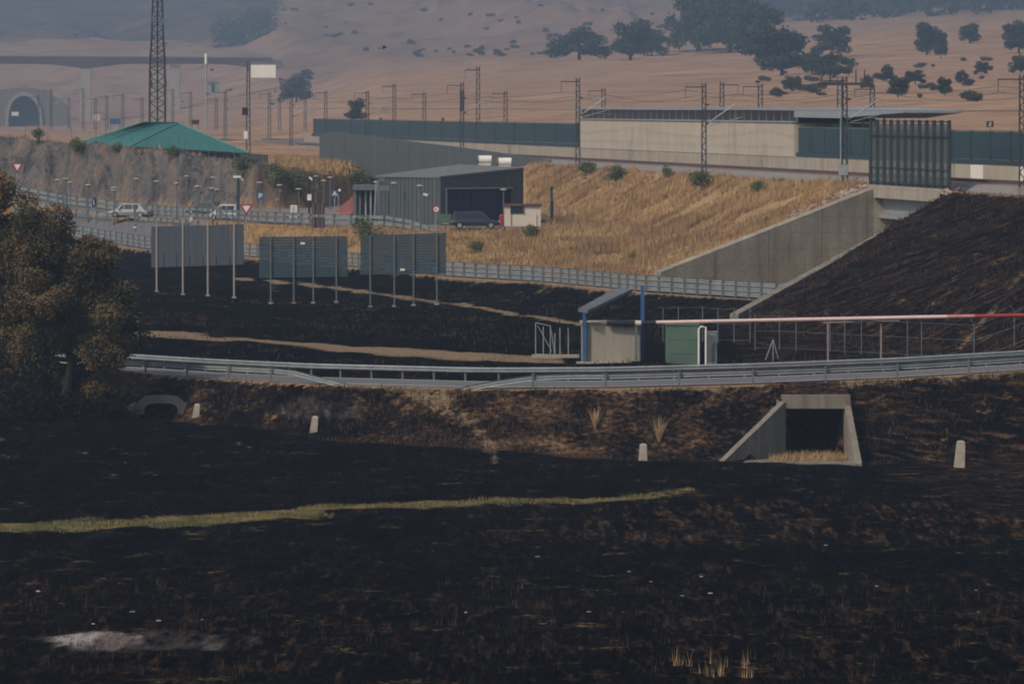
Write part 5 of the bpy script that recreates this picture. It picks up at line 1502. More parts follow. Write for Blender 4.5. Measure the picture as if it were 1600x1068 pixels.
for px, py in ((236, 117), (258, 117), (237, 130), (259, 130), (240, 30), (254, 34)):
    c = P(px, py, s); m = MB(); m.box(c + Vector((0, -.7, 0)), (.3, .2, .8)); obj("antenna", m, M_STEELD, tw, True)

# mast with the white board, siren box
bm_ = empty("board_mast", P(388, 240, 13.4), "tall grey mast carrying a blank white rectangular board", "mast")
s = 13.4
for dx in (-3, 3):
    m = MB(); a, b = P(388 + dx, 245, s), P(388 + dx * .6, 96, s); m.tube(a, b, .07, n=5); obj("upright", m, M_MAST, bm_, True)
m = MB()
for k in range(16):
    m.tube(P(388 + (-3 if k % 2 else 3), 240 - k * 9, s), P(388 + (3 if k % 2 else -3), 231 - k * 9, s), .035, n=4)
obj("lacing", m, M_MAST, bm_, True)
c = P(411.5, 111.5, s); m = MB(); m.box(c, (39 / s, .1, 20 / s)); obj("board", m, M_WHITE, bm_, True)
c = P(383, 174, s); m = MB(); m.box(c, (9 / s, .5, 12 / s)); obj("loudspeaker_box", m, M_BLACK, bm_, True)
c = P(384, 211, s); m = MB(); m.box(c, (6 / s, .4, 12 / s)); obj("junction_box", m, M_WHITE, bm_, True)
r = empty("marker_pole", P(322, 200, 10), "thin grey pole with a pale cylindrical top near the viaduct", "pole")
m = MB(); m.tube(P(322, 205, 10), P(322, 100, 10), .14); obj("pole", m, M_STEEL, r, True)
m = MB(); m.tube(P(322, 100, 10), P(322, 84, 10), .22); obj("top", m, M_WHITE, r, True)

# ------------------------------------------------------------------ viaduct
vd = empty("viaduct", P(133, 195, sdeep(6.0)), "hazy concrete road viaduct on tall piers crossing at upper left", "viaduct")
s = sdeep(6.0); Yv = F / s
xs = np.arange(-240, 432, 8.0)
def vb(px):        # deck underside: deeper over the piers
    d = min(abs(px - q) for q in (-5 - 133, 133, 405))
    return 100 + 8 * max(0, 1 - d / 75) ** 1.6
m = MB(); vs, fs = [], []
for px in xs:
    t, b = P(px, 87 + px * .006, s), P(px, vb(px), s)
    vs += [(b.x, Yv + 1.5, b.z), (b.x, Yv + 6.5, b.z), (t.x, Yv + 10, t.z), (t.x, Yv - 1.8, t.z), (t.x, Yv - 1.8, t.z - .45)]
for i in range(len(xs) - 1):
    for k in range(5): fs.append((i * 5 + k, i * 5 + (k + 1) % 5, (i + 1) * 5 + (k + 1) % 5, (i + 1) * 5 + k))
fs += [tuple(range(5)), tuple(range(len(vs) - 5, len(vs)))]
m.add(vs, fs); obj("deck", m, M_CONCD, vd, True)
for py, th in ((80.5, .25), (84, .25)):
    m = MB(); a, b = P(-240, py - 1.4, s), P(431, py + 2.6, s); m.hexa([a, b, b + Vector((0, .2, 0)), a + Vector((0, .2, 0))], [p + Vector((0, 0, th)) for p in (a, b, b + Vector((0, .2, 0)), a + Vector((0, .2, 0)))]); obj("parapet_rail", m, M_STEEL, vd, True)
for px in range(-235, 430, 14):
    a = P(px, 86, s); m = MB(); m.box((a.x, Yv - 1.6, a.z + .6), (.12, .12, 1.3)); obj("rail_post", m, M_STEEL, vd, True)
for px, w, pyb in ((133, 17, 200), (273, 15, 195), (-138, 17, 200)):
    a = P(px, 103, s); b = P(px, pyb, s); w_ = w / s
    m = MB(); m.hexa([(a.x - w_ / 2, Yv + 1.6, b.z - 3), (a.x + w_ / 2, Yv + 1.6, b.z - 3), (a.x + w_ / 2, Yv + 6, b.z - 3), (a.x - w_ / 2, Yv + 6, b.z - 3)], [(a.x - w_ / 2, Yv + 1.6, a.z + .6), (a.x + w_ / 2, Yv + 1.6, a.z + .6), (a.x + w_ / 2, Yv + 6, a.z + .6), (a.x - w_ / 2, Yv + 6, a.z + .6)]); obj("pier", m, M_CONCL, vd, True)
a, b = P(385, 92, s), P(440, 92, s)
m = MB(); m.hexa([(a.x, Yv - .5, a.z - 6), (b.x, Yv - .5, a.z - 4), (b.x, Yv + 9, a.z - 4), (a.x, Yv + 9, a.z - 6)], [(a.x, Yv - .5, a.z - .6), (b.x, Yv - .5, a.z - .6), (b.x, Yv + 9, a.z - .6), (a.x, Yv + 9, a.z - .6)]); obj("abutment", m, M_CONCD, vd, True)

# ------------------------------------------------------------------ tunnel mouth
tn = empty("tunnel_portal", P(37, 198, sdeep(6.1)), "arched concrete railway tunnel mouth at the far left", "tunnel")
s = sdeep(6.1)
def arc(rx, top, n=18): return [P(37 + rx * -math.cos(math.pi * k / n), 198 - (198 - top) * math.sin(math.pi * k / n) ** .62, s) for k in range(n + 1)]
ia, oa = arc(24, 150), arc(29, 144)
m = MB(); n = len(ia); dv = Vector((0, 9, 0))
m.add(ia + oa + [p + dv for p in ia] + [p + dv for p in oa], sum([[(k, k + 1, n + k + 1, n + k), (k + 1, k, 2 * n + k, 2 * n + k + 1), (n + k, n + k + 1, 3 * n + k + 1, 3 * n + k)] for k in range(n - 1)], []))
obj("arch_ring", m, M_CONC, tn, True)
m = MB(); m.prism([p + Vector((0, 6.5, 0)) for p in arc(25, 149)], (0, .2, 0)); obj("bore_shade_plate", m, M_BLACK, tn, True)  # flat black plate stands for the unlit depth of the tunnel
o2 = [P(-30, 205, s), P(-30, 138, s), P(105, 138, s), P(105, 205, s)]
m = MB()
out = arc(29, 144)
poly = [P(-30, 205, s)] + [P(-30, 150, s), P(0, 140, s), P(37, 136, s), P(74, 142, s), P(105, 165, s), P(110, 205, s)]
front = [p + Vector((0, 1.2, 0)) for p in poly]
inn = [p + Vector((0, 1.2, 0)) for p in out]
ring = front + inn[::-1]
m.prism(ring, (0, 1.0, 0)); obj("portal_wall", m, M_CONCD, tn, True)
m = MB(); c = P(23.5, 178, sdeep(6.6)); m.box(c, (11 / sdeep(6.6), .1, 6 / sdeep(6.6))); tag(obj("signal_board", m, M_WHITE), "small pale board in front of the tunnel mouth", "sign")
# lineside cabinets, signals, small far huts
far = [("relay_hut", 151, 183, 11, 11, sdeep(6.6), M_CREAM, "small cream relay hut right of the viaduct pier", "hut"), ("track_sign", 180, 190, 17, 8, 7.6, M_BLUE, "small blue panel on posts left of the green roof", "sign"),
       ("track_sign", 305, 191, 12, 7, 8.4, M_BLACK, "small dark panel on posts behind the green roof", "sign")]
for nm, px, py, w, h, s, mt, lab, ct in far:
    c = P(px, py, s); r = empty(nm, (c.x, c.y, c.z - h / s), lab, ct)
    m = MB(); m.box(c, (w / s, 1.6 if ct == "hut" else .15, h / s)); obj("body" if ct == "hut" else "panel", m, mt, r, True)
    for dx in (-.4, .4):
        m = MB(); m.box((c.x + dx * w / s, c.y + .2, c.z - h / s), (.12, .12, h / s * 1.4)); obj("post", m, M_STEELD, r, True)
    if ct == "hut":
        m = MB(); m.box((c.x, c.y, c.z + h / s * .55), (w / s * 1.15, 1.9, .2)); obj("roof", m, M_BROWN, r, True)
sh_ = sdeep(6.4); c = P(333, 138, sh_); r = empty("hillside_hut", (c.x, c.y, c.z - 1.3), "small pale hut with a dark door on the slope under the viaduct", "hut")
m = MB(); m.box(c, (15 / sh_, 4, 17 / sh_)); obj("wall", m, M_STEEL, r, True)
m = MB(); m.box(c + Vector((0, 0, 8.9 / sh_)), (18 / sh_, 5, .5)); obj("roof", m, M_STEELD, r, True)
m = MB(); m.box(c + Vector((.1, -2.03, -.1)), (5 / sh_, .06, 12 / sh_)); obj("door", m, M_GLASS, r, True)
m = MB(); c = P(1547, 194, 15); r = empty("track_number_board", c - Vector((0, 0, 1)), "small black board with a white 2 above the right green screen", "sign")
m.box(c, (11 / 15, .06, 9 / 15)); obj("plate", m, M_BLACK, r, True)
bars(c, [(0, .17, .26, .05), (.1, .09, .05, .16), (0, 0, .26, .05), (-.1, -.09, .05, .16), (0, -.17, .26, .05)], 1.0, M_WHITE, r, -.05, "digit_stroke")
m = MB(); m.tube(c, c - Vector((0, 0, 1.6)), .05); obj("post", m, M_STEELD, r, True)
for px, py, lab in ((595, 190, "left tiny dark signal box on top of the long green screen"), (692, 190, "right tiny dark signal box on top of the long green screen")):
    c = P(px, py - 2, 11.2); m = MB(); m.box(c - Vector((0, 0, .4)), (.4, .3, 1.5)); m.tube(c - Vector((0, 0, 1)), c - Vector((0, 0, 3)), .06); tag(obj("signal_box", m, M_BROWN), lab, "signal")

# ------------------------------------------------------------------ a bird over the hillside
b0 = P(600, 75, 20)
m = MB()
m.path([b0 + Vector((-.16, 0, -.10)), b0 + Vector((-.05, 0, -.03)), b0 + Vector((.06, 0, .04)), b0 + Vector((.15, 0, .11)), b0 + Vector((.20, 0, .15))], [.015, .055, .075, .05, .012], 8)
r = empty("flying_bird", b0, "small dark bird in flight before the hazy hillside", "bird")
obj("body", m, M_BLACK, r, True, smooth=True)
for sy in (-1, 1):
    m = MB(); q = [b0 + Vector((.08, 0, .05)), b0 + Vector((-.02, sy * .2, .16)), b0 + Vector((-.14, sy * .42, .12)), b0 + Vector((-.06, sy * .2, .06)), b0 + Vector((-.02, 0, .0))]; m.prism(q, (.006, 0, .012)); obj("wing", m, M_BLACK, r, True)
# ------------------------------------------------------------------ vegetation
def leafmat(name, stops, scale=.5, fine=6.0):
    g = NG(name)
    f = g.math('ADD', g.math('MULTIPLY', g.noise(scale, 4, .6), .6), g.math('MULTIPLY', g.noise(fine, 3, .7), .4))
    return g.out(g.ramp(f, stops), .8, 0, .15)
M_OAK = leafmat("scorched_oak_leaves", [(.34, (.013, .015, .010)), (.44, (.040, .040, .021)), (.51, (.088, .070, .033)), (.57, (.14, .090, .042)), (.67, (.18, .105, .048)), (.8, (.18, .13, .062))], .35, 7)  # darkest stops paint the crown's shaded inside among the scorched leaf tones
M_HILLT = leafmat("far_oak_leaves", [(.3, (.018, .032, .020)), (.55, (.034, .055, .030)), (.75, (.065, .080, .040))], .12, 1.2)
M_HBUSH = leafmat("heath_bush_leaves", [(.3, (.035, .042, .026)), (.55, (.06, .062, .036)), (.75, (.095, .082, .048))], .15, 1.5)
M_PINE = leafmat("far_forest_leaves", [(.3, (.014, .028, .022)), (.7, (.035, .052, .036))], .05, .6)
M_SHRUB = leafmat("green_shrub_leaves", [(.3, (.035, .058, .026)), (.5, (.075, .105, .045)), (.7, (.15, .155, .07))], .8, 6)
M_BARK = mk("oak_bark", (.016, .013, .011), .3, 3, .95, bump=.5)
M_STRAW = leafmat("dry_grass_blades", [(.28, (.14, .085, .05)), (.45, (.29, .19, .095)), (.6, (.42, .29, .145)), (.75, (.50, .37, .195))], .25, 5)
M_CHARG = leafmat("charred_stems", [(.3, (.007, .006, .006)), (.47, (.022, .016, .013)), (.57, (.075, .042, .025)), (.68, (.13, .078, .045)), (.8, (.2, .14, .08))], .3, 5)
g_ = NG("bank_grass_blades")
_f = g_.math('ADD', g_.math('MULTIPLY', g_.noise(1.0, 5, .65, g_.mapping((0.13, 0.8, 0.25), (0, 0, -math.atan2(1, 6.29)))), .55), g_.math('ADD', g_.math('MULTIPLY', g_.noise(.3, 4, .6), .25), g_.math('MULTIPLY', g_.noise(5.0, 3, .7), .2)))
M_BANKG = g_.out(g_.ramp(_f, [(.41, (.13, .078, .062)), (.46, (.22, .135, .085)), (.51, (.35, .23, .115)), (.56, (.45, .315, .155)), (.63, (.53, .41, .23))]), .85, 0, .1)
M_STUB = leafmat("black_stubble", [(.3, (.003, .003, .003)), (.57, (.008, .007, .006)), (.68, (.035, .02, .014)), (.8, (.10, .06, .036))], .5, 4)
M_GREENG = leafmat("green_grass_blades", [(.3, (.05, .068, .022)), (.47, (.13, .12, .05)), (.62, (.27, .19, .09))], .3, 5)

def leaves(centres, radii, n, size, seed, squash=.8, shell=.45):
    """n leaf quads spread through clumps"""
    rg = np.random.default_rng(seed)
    centres = np.array(centres, float); radii = np.array(radii, float)
    w = radii ** 2; idx = rg.choice(len(centres), n, p=w / w.sum())
    v = rg.normal(size=(n, 3)); v /= np.linalg.norm(v, axis=1)[:, None]
    rr = (shell + (1 - shell) * rg.random(n) ** .6) * (0.85 + .3 * rg.random(n))
    p = centres[idx] + v * (radii[idx] * rr)[:, None] * np.array([1, 1, squash])
    nrm = v * .7 + rg.normal(size=(n, 3)) * .7; nrm /= np.linalg.norm(nrm, axis=1)[:, None]
    t = np.cross(nrm, rg.normal(size=(n, 3))); t /= np.linalg.norm(t, axis=1)[:, None]
    b = np.cross(nrm, t)
    sz = size * (.6 + .8 * rg.random(n))
    t *= sz[:, None]; b *= (sz * .62)[:, None]
    V = np.stack([p - t, p + b * .9, p + t, p - b * .9], 1).reshape(-1, 3)
    return V, np.arange(4 * n).reshape(n, 4)

def tree_parts(h, clumps, n_leaf, size, seed, mat, trunk_r, trunk_top, lean=(0, 0), trunk_mat=None):
    V, Fc = leaves([c[:3] for c in clumps], [c[3] for c in clumps], n_leaf, size, seed)
    crown = np_mesh("crown", V, Fc, mat)
    m = MB(); rnd = random.Random(seed)
    p0 = Vector((0, 0, -.4)); p1 = Vector((lean[0] * .4, lean[1] * .4, trunk_top * .5)); p2 = Vector((lean[0], lean[1], trunk_top))
    m.path([p0, Vector((0, 0, .2)), p1, p2], [trunk_r * 1.5, trunk_r * 1.05, trunk_r * .85, trunk_r * .6], 8)
    trunk = m.mesh("trunk", trunk_mat or M_BARK)
    limbs = []
    for k in range(min(7, len(clumps))):
        c = clumps[(k * max(1, len(clumps) // 7)) % len(clumps)]
        e = Vector(c[:3]); q = p2.lerp(e, .5) + Vector((rnd.uniform(-.3, .3), rnd.uniform(-.3, .3), -.25)) * (h / 8)
        st_ = p1.lerp(p2, rnd.uniform(.5, 1))
        mm = MB(); mm.path([st_, q, e], [trunk_r * .45, trunk_r * .3, trunk_r * .1], 5); limbs.append(mm.mesh("limb", trunk_mat or M_BARK))
    return crown, trunk, limbs

def plant_tree(name, loc, label, parts, rz=0, sc=1.0, group=None, cat="tree"):
    r = empty(name, loc, label, cat, group, rz)
    r.scale = sc if isinstance(sc, tuple) else (sc,) * 3
    obj("crown", parts[0], None, r); obj("trunk", parts[1], None, r)
    for l in parts[2]: obj("limb", l, None, r)
    return r

# the two big oaks at the left: crown clumps placed round their own trunks
def clump_field(rnd, blobs, n):
    out = []
    for _ in range(n):
        bx, by, bz, br = rnd.choice(blobs)
        while True:
            v = Vector((rnd.uniform(-1, 1), rnd.uniform(-1, 1), rnd.uniform(-1, 1)))
            if .3 < v.length < 1: break
        out.append((bx + v.x * br, by + v.y * br * .8, bz + v.z * br * .85, rnd.uniform(.55, 1.15) * min(1.0, br)))
    return out
rnd = random.Random(7)
s_o = 27.0
base1 = G(102, 330.5)
def rel(px, py, dy=0.0, b=None): v = P(px, py, s_o) - b; return (v.x, dy, v.z)
b1 = base1
blobs1 = [rel(*q[:2], q[3], b1) + (q[2] / s_o,) for q in ((95, 400, 55, 0), (140, 450, 55, .6), (175, 500, 45, -.5), (110, 510, 60, 1), (60, 470, 60, -1), (190, 465, 32, .3), (165, 545, 34, -.8), (60, 540, 36, .5), (120, 440, 60, 2), (80, 355, 36, 0), (150, 400, 34, .4), (200, 520, 26, .2), (40, 400, 50, .8))]
plant_tree("oak_tree", b1, "large scorched brown green oak on the bank at the left", tree_parts(11, clump_field(rnd, blobs1, 150), 95000, .082, 11, M_OAK, .30, 3.2, (.4, 0)))
base2 = G(-8, 333.5); b2 = base2
blobs2 = [rel(*q[:2], q[3], b2) + (q[2] / s_o,) for q in ((10, 340, 52, 0), (-40, 380, 70, 0), (20, 420, 55, 1), (-30, 470, 70, -1), (15, 500, 45, -1.2), (50, 365, 34, 0), (-80, 330, 50, .5), (0, 545, 40, -1), (-20, 305, 28, 0))]
plant_tree("oak_tree", b2, "taller scorched oak cut by the left edge of the picture", tree_parts(12, clump_field(rnd, blobs2, 130), 75000, .082, 12, M_OAK, .34, 3.6, (-.3, 0)))
base3 = G(158, 331.5)
blobs3 = [(.1, 0, 2.4, 1.1), (.5, .3, 3.3, 1.0), (-.4, 0, 1.7, .8), (.7, -.2, 1.9, .7)]
plant_tree("oak_tree", base3, "small young oak under the edge of the large scorched one", tree_parts(4, clump_field(rnd, blobs3, 26), 7000, .10, 13, M_OAK, .12, 1.4))
# charred bushes on the mound, near black to stand for the oaks' shadow
M_SHADEB = leafmat("charred_shade_leaves", [(.3, (.002, .002, .002)), (.6, (.005, .005, .005)), (.8, (.012, .010, .008))], .6, 6)
cb_ = clump_field(random.Random(3), [(0, 0, .6, .9), (.9, .2, .5, .7), (-.9, -.1, .5, .7)], 12)
cbp = tree_parts(1.5, cb_, 2200, .10, 31, M_SHADEB, .05, .4)
for k, (px, Y, q, lab) in enumerate(((10, 328.5, 1.2, "charred bush at the left edge below the oaks"), (62, 327.6, 1.15, "charred bush darkened for shade below the trunk of the large oak"), (118, 327.4, 1.1, "charred bush darkened for shade on the middle of the mound"), (168, 327.0, .9, "charred bush darkened for shade at the right end of the mound"), (38, 325.5, 1.0, "low charred bush darkened for shade in front of the mound"))):
    plant_tree("shaded_charred_bush", G(px, Y), lab, cbp, k * 1.3, q, "charred bushes below the oaks", "bush")

# trees and bushes on the hills
def hill_parts(seed, n_leaf, wide, mat=M_HILLT, lv=.30):
    r_ = random.Random(seed)
    cl = [(r_.uniform(-1, 1) * wide, r_.uniform(-1, 1) * wide * .8, r_.uniform(1.6, 5.4), r_.uniform(.5, 1.15)) for _ in range(int(36 * wide / 1.8))]
    cl = [(x, y, z - .12 * (x * x + y * y), q) for x, y, z, q in cl]
    return tree_parts(6.5, cl, n_leaf, lv, seed, mat, .16, 2.0)
HP = [hill_parts(40 + k, 5200, w, M_HILLT, .19) for k, w in enumerate((1.7, 2.4, 2.0, 2.8))]
HDIM = []
for q_ in HP:
    c_ = np.empty(len(q_[0].vertices) * 3, np.float32); q_[0].vertices.foreach_get('co', c_); c_ = c_.reshape(-1, 3)
    HDIM.append((float(np.percentile(c_[:, 0], 97) - np.percentile(c_[:, 0], 3)), float(np.percentile(c_[:, 2], 99))))
BP = [tree_parts(2, [(random.Random(k * 9 + j).uniform(-1, 1), random.Random(k * 7 + j).uniform(-.8, .8), .7 + .3 * (j % 3), .75) for j in range(8)], 1100, .16, 70 + k, M_HBUSH, .05, .3) for k in range(3)]
def hill_pt(px, py, ya=700, yb=7500): return onrow(px, py, ya, yb, 4000)
hill_list = [(905, 93, 44, 84, 1, "flat topped clump of oaks on the dry hill, left of the round one"), (985, 94, 56, 60, 0, "round oak standing alone on the dry hill above the station"), (1018, 88, 38, 44, 2, "smaller oak touching the round one on the dry hill"),
    (1090, 80, 84, 84, 3, "big dark tree at the left of the large clump on the hill"), (1140, 84, 95, 90, 1, "tallest dark tree in the large clump on the hill"), (1185, 98, 80, 80, 3, "dark tree right of the tallest one in the large clump"), (1222, 118, 66, 72, 0, "lowest dark tree at the right end of the large clump"),
    (1300, 90, 46, 50, 2, "conical oak right of the large clump, upper of two"), (1303, 122, 36, 56, 1, "broad oak right of the large clump, lower of two"), (1268, 118, 34, 24, 0, "slim tree between the large clump and the broad oak"), (1448, 86, 46, 40, 2, "ragged open crowned tree at the upper right"),
    (1470, 92, 40, 18, 0, "thin bare stemmed tree beside the ragged one"), (1515, 68, 28, 34, 2, "small spreading tree high at the upper right"), (1592, 84, 46, 40, 0, "dark tree cut by the right edge on the hill"), (1595, 115, 26, 34, 3, "broad bush like tree at the right edge below the dark one"),
    (463, 160, 40, 40, 1, "small oak beside the rails left of the green screen"), (555, 192, 34, 28, 0, "conical tree rising behind the left of the green screen"), (480, 126, 16, 18, 2, "little round tree on the slope right of the white board"),
    (1385, 128, 24, 28, 1, "small round tree on the lower hill, left of a row"), (1403, 152, 28, 28, 0, "small round tree near the rails above the bridge screen"), (1430, 132, 20, 26, 2, "small round tree in the middle of the lower hill row"), (1477, 150, 26, 20, 0, "thin stemmed small tree at the lower right hill"),
    (1533, 118, 20, 18, 2, "small tree right of the thin stemmed one"), (1503, 130, 18, 20, 1, "small faint tree between two others at the right"), (1238, 143, 22, 27, 3, "round bush like tree above the station roof"), (1212, 152, 14, 20, 1, "low bush like tree left of the round one above the station roof"), (1355, 140, 20, 18, 1, "small dark tree behind the mast beside the bridge")]
for k, (px, pyb, hp, wp_, kind, lab) in enumerate(hill_list):
    p = hill_pt(px, pyb); s = F / p.y
    pr = HP[kind]; hh = hp / s; ww = wp_ / s
    bw, bh = HDIM[kind]
    plant_tree("hill_tree", p, lab, pr, k * 1.7, (ww / bw, ww / bw, hh / bh * 1.06), "trees on the dry hills")
rnd = random.Random(21)
zones = [((430, 1060), (8, 76), 34, 'on the heath above the smooth dry field'), ((560, 870), (76, 90), 22, 'along the upper edge of the smooth dry field'), ((1180, 1590), (95, 160), 26, 'below the trees at the right'), ((60, 430), (20, 76), 8, 'on the grey slope above the viaduct'), ((280, 480), (105, 165), 10, 'on the slope below the end of the viaduct')]
for (xa, xb), (ya, yb_), n, where in zones:
    for _ in range(n):
        px, py = rnd.uniform(xa, xb), rnd.uniform(ya, yb_)
        p = hill_pt(px, py, 900, 8500); q = rnd.uniform(.4, 1.1) * (1.8 if py < 90 else 1.1)
        plant_tree("hill_bush", p, "small dark bush " + where, (BP[rnd.randrange(3)][0], BP[0][1], []), rnd.uniform(0, 6), (q * 1.3, q, q * .8), "bushes on the dry hillside", "bush")
# far wood on the upper right ridge: one mass
rg = np.random.default_rng(5)
cs, rs = [], []
for _ in range(330):
    px = rg.uniform(1070, 1690)
    lim = float(np.interp(px, [1070, 1180, 1260, 1330, 1420, 1600], [6, 24, 36, 33, 27, 24]))
    py = rg.uniform(-22, lim)
    p = hill_pt(px, py, 1800, 9500); k_ = p.y / 3500
    cs.append((p.x, p.y, p.z + 4.5 * k_)); rs.append(rg.uniform(5, 9) * k_)
cs = np.array(cs)
V, Fc = leaves(cs, rs, 44000, 1.5, 6, .9, .5)
fw = bpy.data.objects.new("far_wood", np_mesh("far_wood", V, Fc, M_PINE)); COL.objects.link(fw)
tag(fw, "dark hazy wood covering the ridge at the upper right", None, None, "stuff")
cs, rs = [], []
for _ in range(150):
    px = rg.uniform(340, 425); py = rg.uniform(20, 78) 
    if py < 20 + (px - 425) * -.5 * .6: continue
    p = hill_pt(px, py, float(deep(1800)), 7500); cs.append((p.x, p.y, p.z + 2)); rs.append(rg.uniform(4.5, 9))
V, Fc = leaves(cs, rs, 6000, .9, 8, .8, .5)
fw = bpy.data.objects.new("far_scrub", np_mesh("far_scrub", V, Fc, M_PINE)); COL.objects.link(fw)
tag(fw, "dark patch of scrub on the slope above the end of the viaduct", None, None, "stuff")

# shrubs near the railway and the yard
SP = [tree_parts(1.6, clump_field(random.Random(50 + k), [(0, 0, .55, .75), (.5, .2, .85, .6), (-.6, 0, .4, .65), (.1, 0, 1.15, .45)], 14), 1300, .075, 90 + k, M_SHRUB, .04, .4) for k in range(3)]
for k, (px, pyb, q, ya, yb_, lab) in enumerate(((914, 276, 1.0, 560, 620, "green bush at the foot of the mast by the station wall"), (962, 285, 1.1, 540, 620, "broad low green bush on the top of the dry bank"), (1045, 277, .7, 520, 600, "small green bush on the crest of the dry bank"), (1098, 298, 1.15, 500, 580, "dark green bush below the mast before the station wall"),
        (1187, 303, .8, 480, 560, "dark green bush near the right end of the dry bank"), (985, 407, .5, 440, 520, "green bush low on the dry bank"), (742, 396, .7, 470, 520, "green bush on the bank right of the slatted boards"), (829, 372, .8, 490, 520, "small green bush below the cream hut"), (575, 372, 1.3, 505, 530, "green bush peeping over the right slatted board"),
        (556, 306, 2.0, 560, 700, "green bush left of the entrance lobby"), (120, 236, 1.0, 600, 650, "dark bush on the crest of the rock cutting"), (178, 240, .8, 600, 650, "small dark bush on the crest of the rock cutting"), (380, 275, 1.4, 600, 680, "olive bush on the slope above the P sign"), (430, 292, 1.7, 600, 690, "olive bush on the slope behind the car park"), (470, 300, 1.6, 600, 690, "wide bush on the slope left of the walkway"), (60, 219, .8, 610, 660, "tiny bush on the rock crest at the far left"), (270, 244, .8, 600, 650, "tiny bush below the eave of the green roof"))):
    p = onrow(px, pyb, ya, yb_)
    plant_tree("shrub", p, lab, SP[k % 3], k * 1.1, q, "green shrubs round the station", "shrub")

# ---- grasses: many blades in one mesh each
def blades(X, Y, hmin, hmax, per, width, mat, name, label, seed, spread=.12, lean=.45):
    rg = np.random.default_rng(seed); n = len(X)
    Z = height(X, Y)
    X, Y, Z = (np.repeat(a, per) for a in (X, Y, Z)); k = n * per
    bx = X + rg.normal(size=k) * spread; by = Y + rg.normal(size=k) * spread
    h = hmin + (hmax - hmin) * rg.random(k) ** 1.5; a = rg.random(k) * 2 * np.pi; w = width * (.6 + .8 * rg.random(k))
    lx, ly = np.cos(a) * h * lean * rg.random(k), np.sin(a) * h * lean * rg.random(k)
    ca, sa = np.cos(a + 1.57) * w, np.sin(a + 1.57) * w
    ca = np.where(np.abs(ca) < w * .4, w * .6, ca)
    V = np.stack([np.stack([bx - ca, by - sa, Z - .05], 1), np.stack([bx + ca, by + sa, Z - .05], 1), np.stack([bx + lx, by + ly, Z + h], 1)], 1).reshape(-1, 3)
    o = bpy.data.objects.new(name, np_mesh(name, V, np.arange(3 * k).reshape(k, 3), mat)); COL.objects.link(o)
    return tag(o, label, None, None, "stuff")
rg = np.random.default_rng(77)
def scatter(n, xa, xb, ya, yb_): return rg.uniform(xa, xb, n), rg.uniform(ya, yb_, n)
# dry bank left of the bridge
X, Y = scatter(130000, -14, 30, 440, 640); d = td(X, Y); ok = (d > 7.0) & (d < 30) & ~inpoly(X, Y, CUT); px = CX + X * F / Y; ok &= (px > 690) & (Y > R2_Y(px) + R2_W(px) + .4) & ((Y < 509) | (px > 852) | ((px > 822) & (Y > 532)))
ok &= fbm(X * .12 + Y * .02, Y * .12, 61, 3) > .30
tl = ok & (fbm(X * .25, Y * .12, 81, 3) > .52)
blades(X[tl], Y[tl], .35, .95, 2, .022, M_BANKG, "dry_grass", "taller seeding grass clumps on the railway bank left of the underpass", 21, .1, .6)
blades(X[ok], Y[ok], .12, .45, 3, .026, M_BANKG, "dry_grass", "tall straw coloured grass on the railway bank left of the underpass", 1)
# bank between access road and car park, verges
X, Y = scatter(26000, -30, 8, 470, 560); px = CX + X * F / Y
ok = (Y > R2_Y(px) + R2_W(px) + .5) & (Y < np.maximum(PLAT_Y(px), R2_Y(px) + R2_W(px) + 4) - .3) & (px < 860)
blades(X[ok], Y[ok], .12, .5, 3, .04, M_STRAW, "dry_grass", "short dry grass on the bank below the station car park", 2)
# scrubby slope left of the walkway and crest of the rock
X, Y = scatter(16000, -60, -12, 600, 720); px = CX + X * F / Y; yr = np.maximum(ROCK_Y(px), PLAT_Y(px) + 20); ok = ((Y > yr + 3.8) & (Y < yr + 14)) | ((px > 430) & (Y > yr))
ok &= px < 560
blades(X[ok], Y[ok], .15, .6, 3, .06, M_STRAW, "dry_grass", "dry grass along the crest above the rock cutting", 3)
# burnt bank of the near road: dead brush
X, Y = scatter(15000, -34, 34, 312, 332); px = CX + X * F / Y; e = Y - R1_Y(px); ok = (e < -.9) & (e > -8.5) & (fbm(X * .35, Y * .35, 62, 3) > .44) & ~inpoly(X, Y, CUT2) & ~inpoly(X, Y, CUT3)
blades(X[ok], Y[ok], .08, .42, 4, .022, M_CHARG, "dead_brush", "brown and black burnt brush on the bank of the near road", 4, .16, .8)
# burnt railway bank
X, Y = scatter(15000, 12, 46, 340, 434); d = td(X, Y); ok = (d > 7.3) & (d < 30) & ~inpoly(X, Y, CUT) & (fbm(X * .16, Y * .4, 63, 3) > .48)
blades(X[ok], Y[ok], .08, .4, 3, .03, M_CHARG, "dead_brush", "singed grass remains on the burnt railway bank", 5, .2, .7)
# back field remains, foreground tufts
X, Y = scatter(9000, -34, 34, 334, 470); px = CX + X * F / Y; ok = (Y > R1_Y(px) + R1_W + 1) & (Y < R2_Y(px) - 2) & (td(X, Y) > 24) & (fbm(X * .12, Y * .12, 64, 3) > .52)
blades(X[ok], Y[ok], .06, .4, 3, .025, M_CHARG, "dead_brush", "sparse burnt stalks in the field behind the near road", 6, .2, .6)
X, Y = scatter(46000, -30, 30, 188, 312); ok = fbm(X * .18, Y * .1, 65, 3) > .47
blades(X[ok], Y[ok], .03, .17, 4, .014, M_STUB, "burnt_stubble", "black and brown stubble over the burnt field", 7, .15, .9)
X, Y = scatter(800, -20, 20, 190, 236); px = CX + X * F / Y; ok = (fbm(X * .25, Y * .2, 66, 3) > .47) | (px > 1000)
blades(X[ok], Y[ok], .10, .5, 6, .012, M_CHARG, "scorched_tufts", "scattered scorched grass tufts in the foreground", 8, .09, .5)
X, Y = scatter(16, 5.4, 8.6, 190, 198)
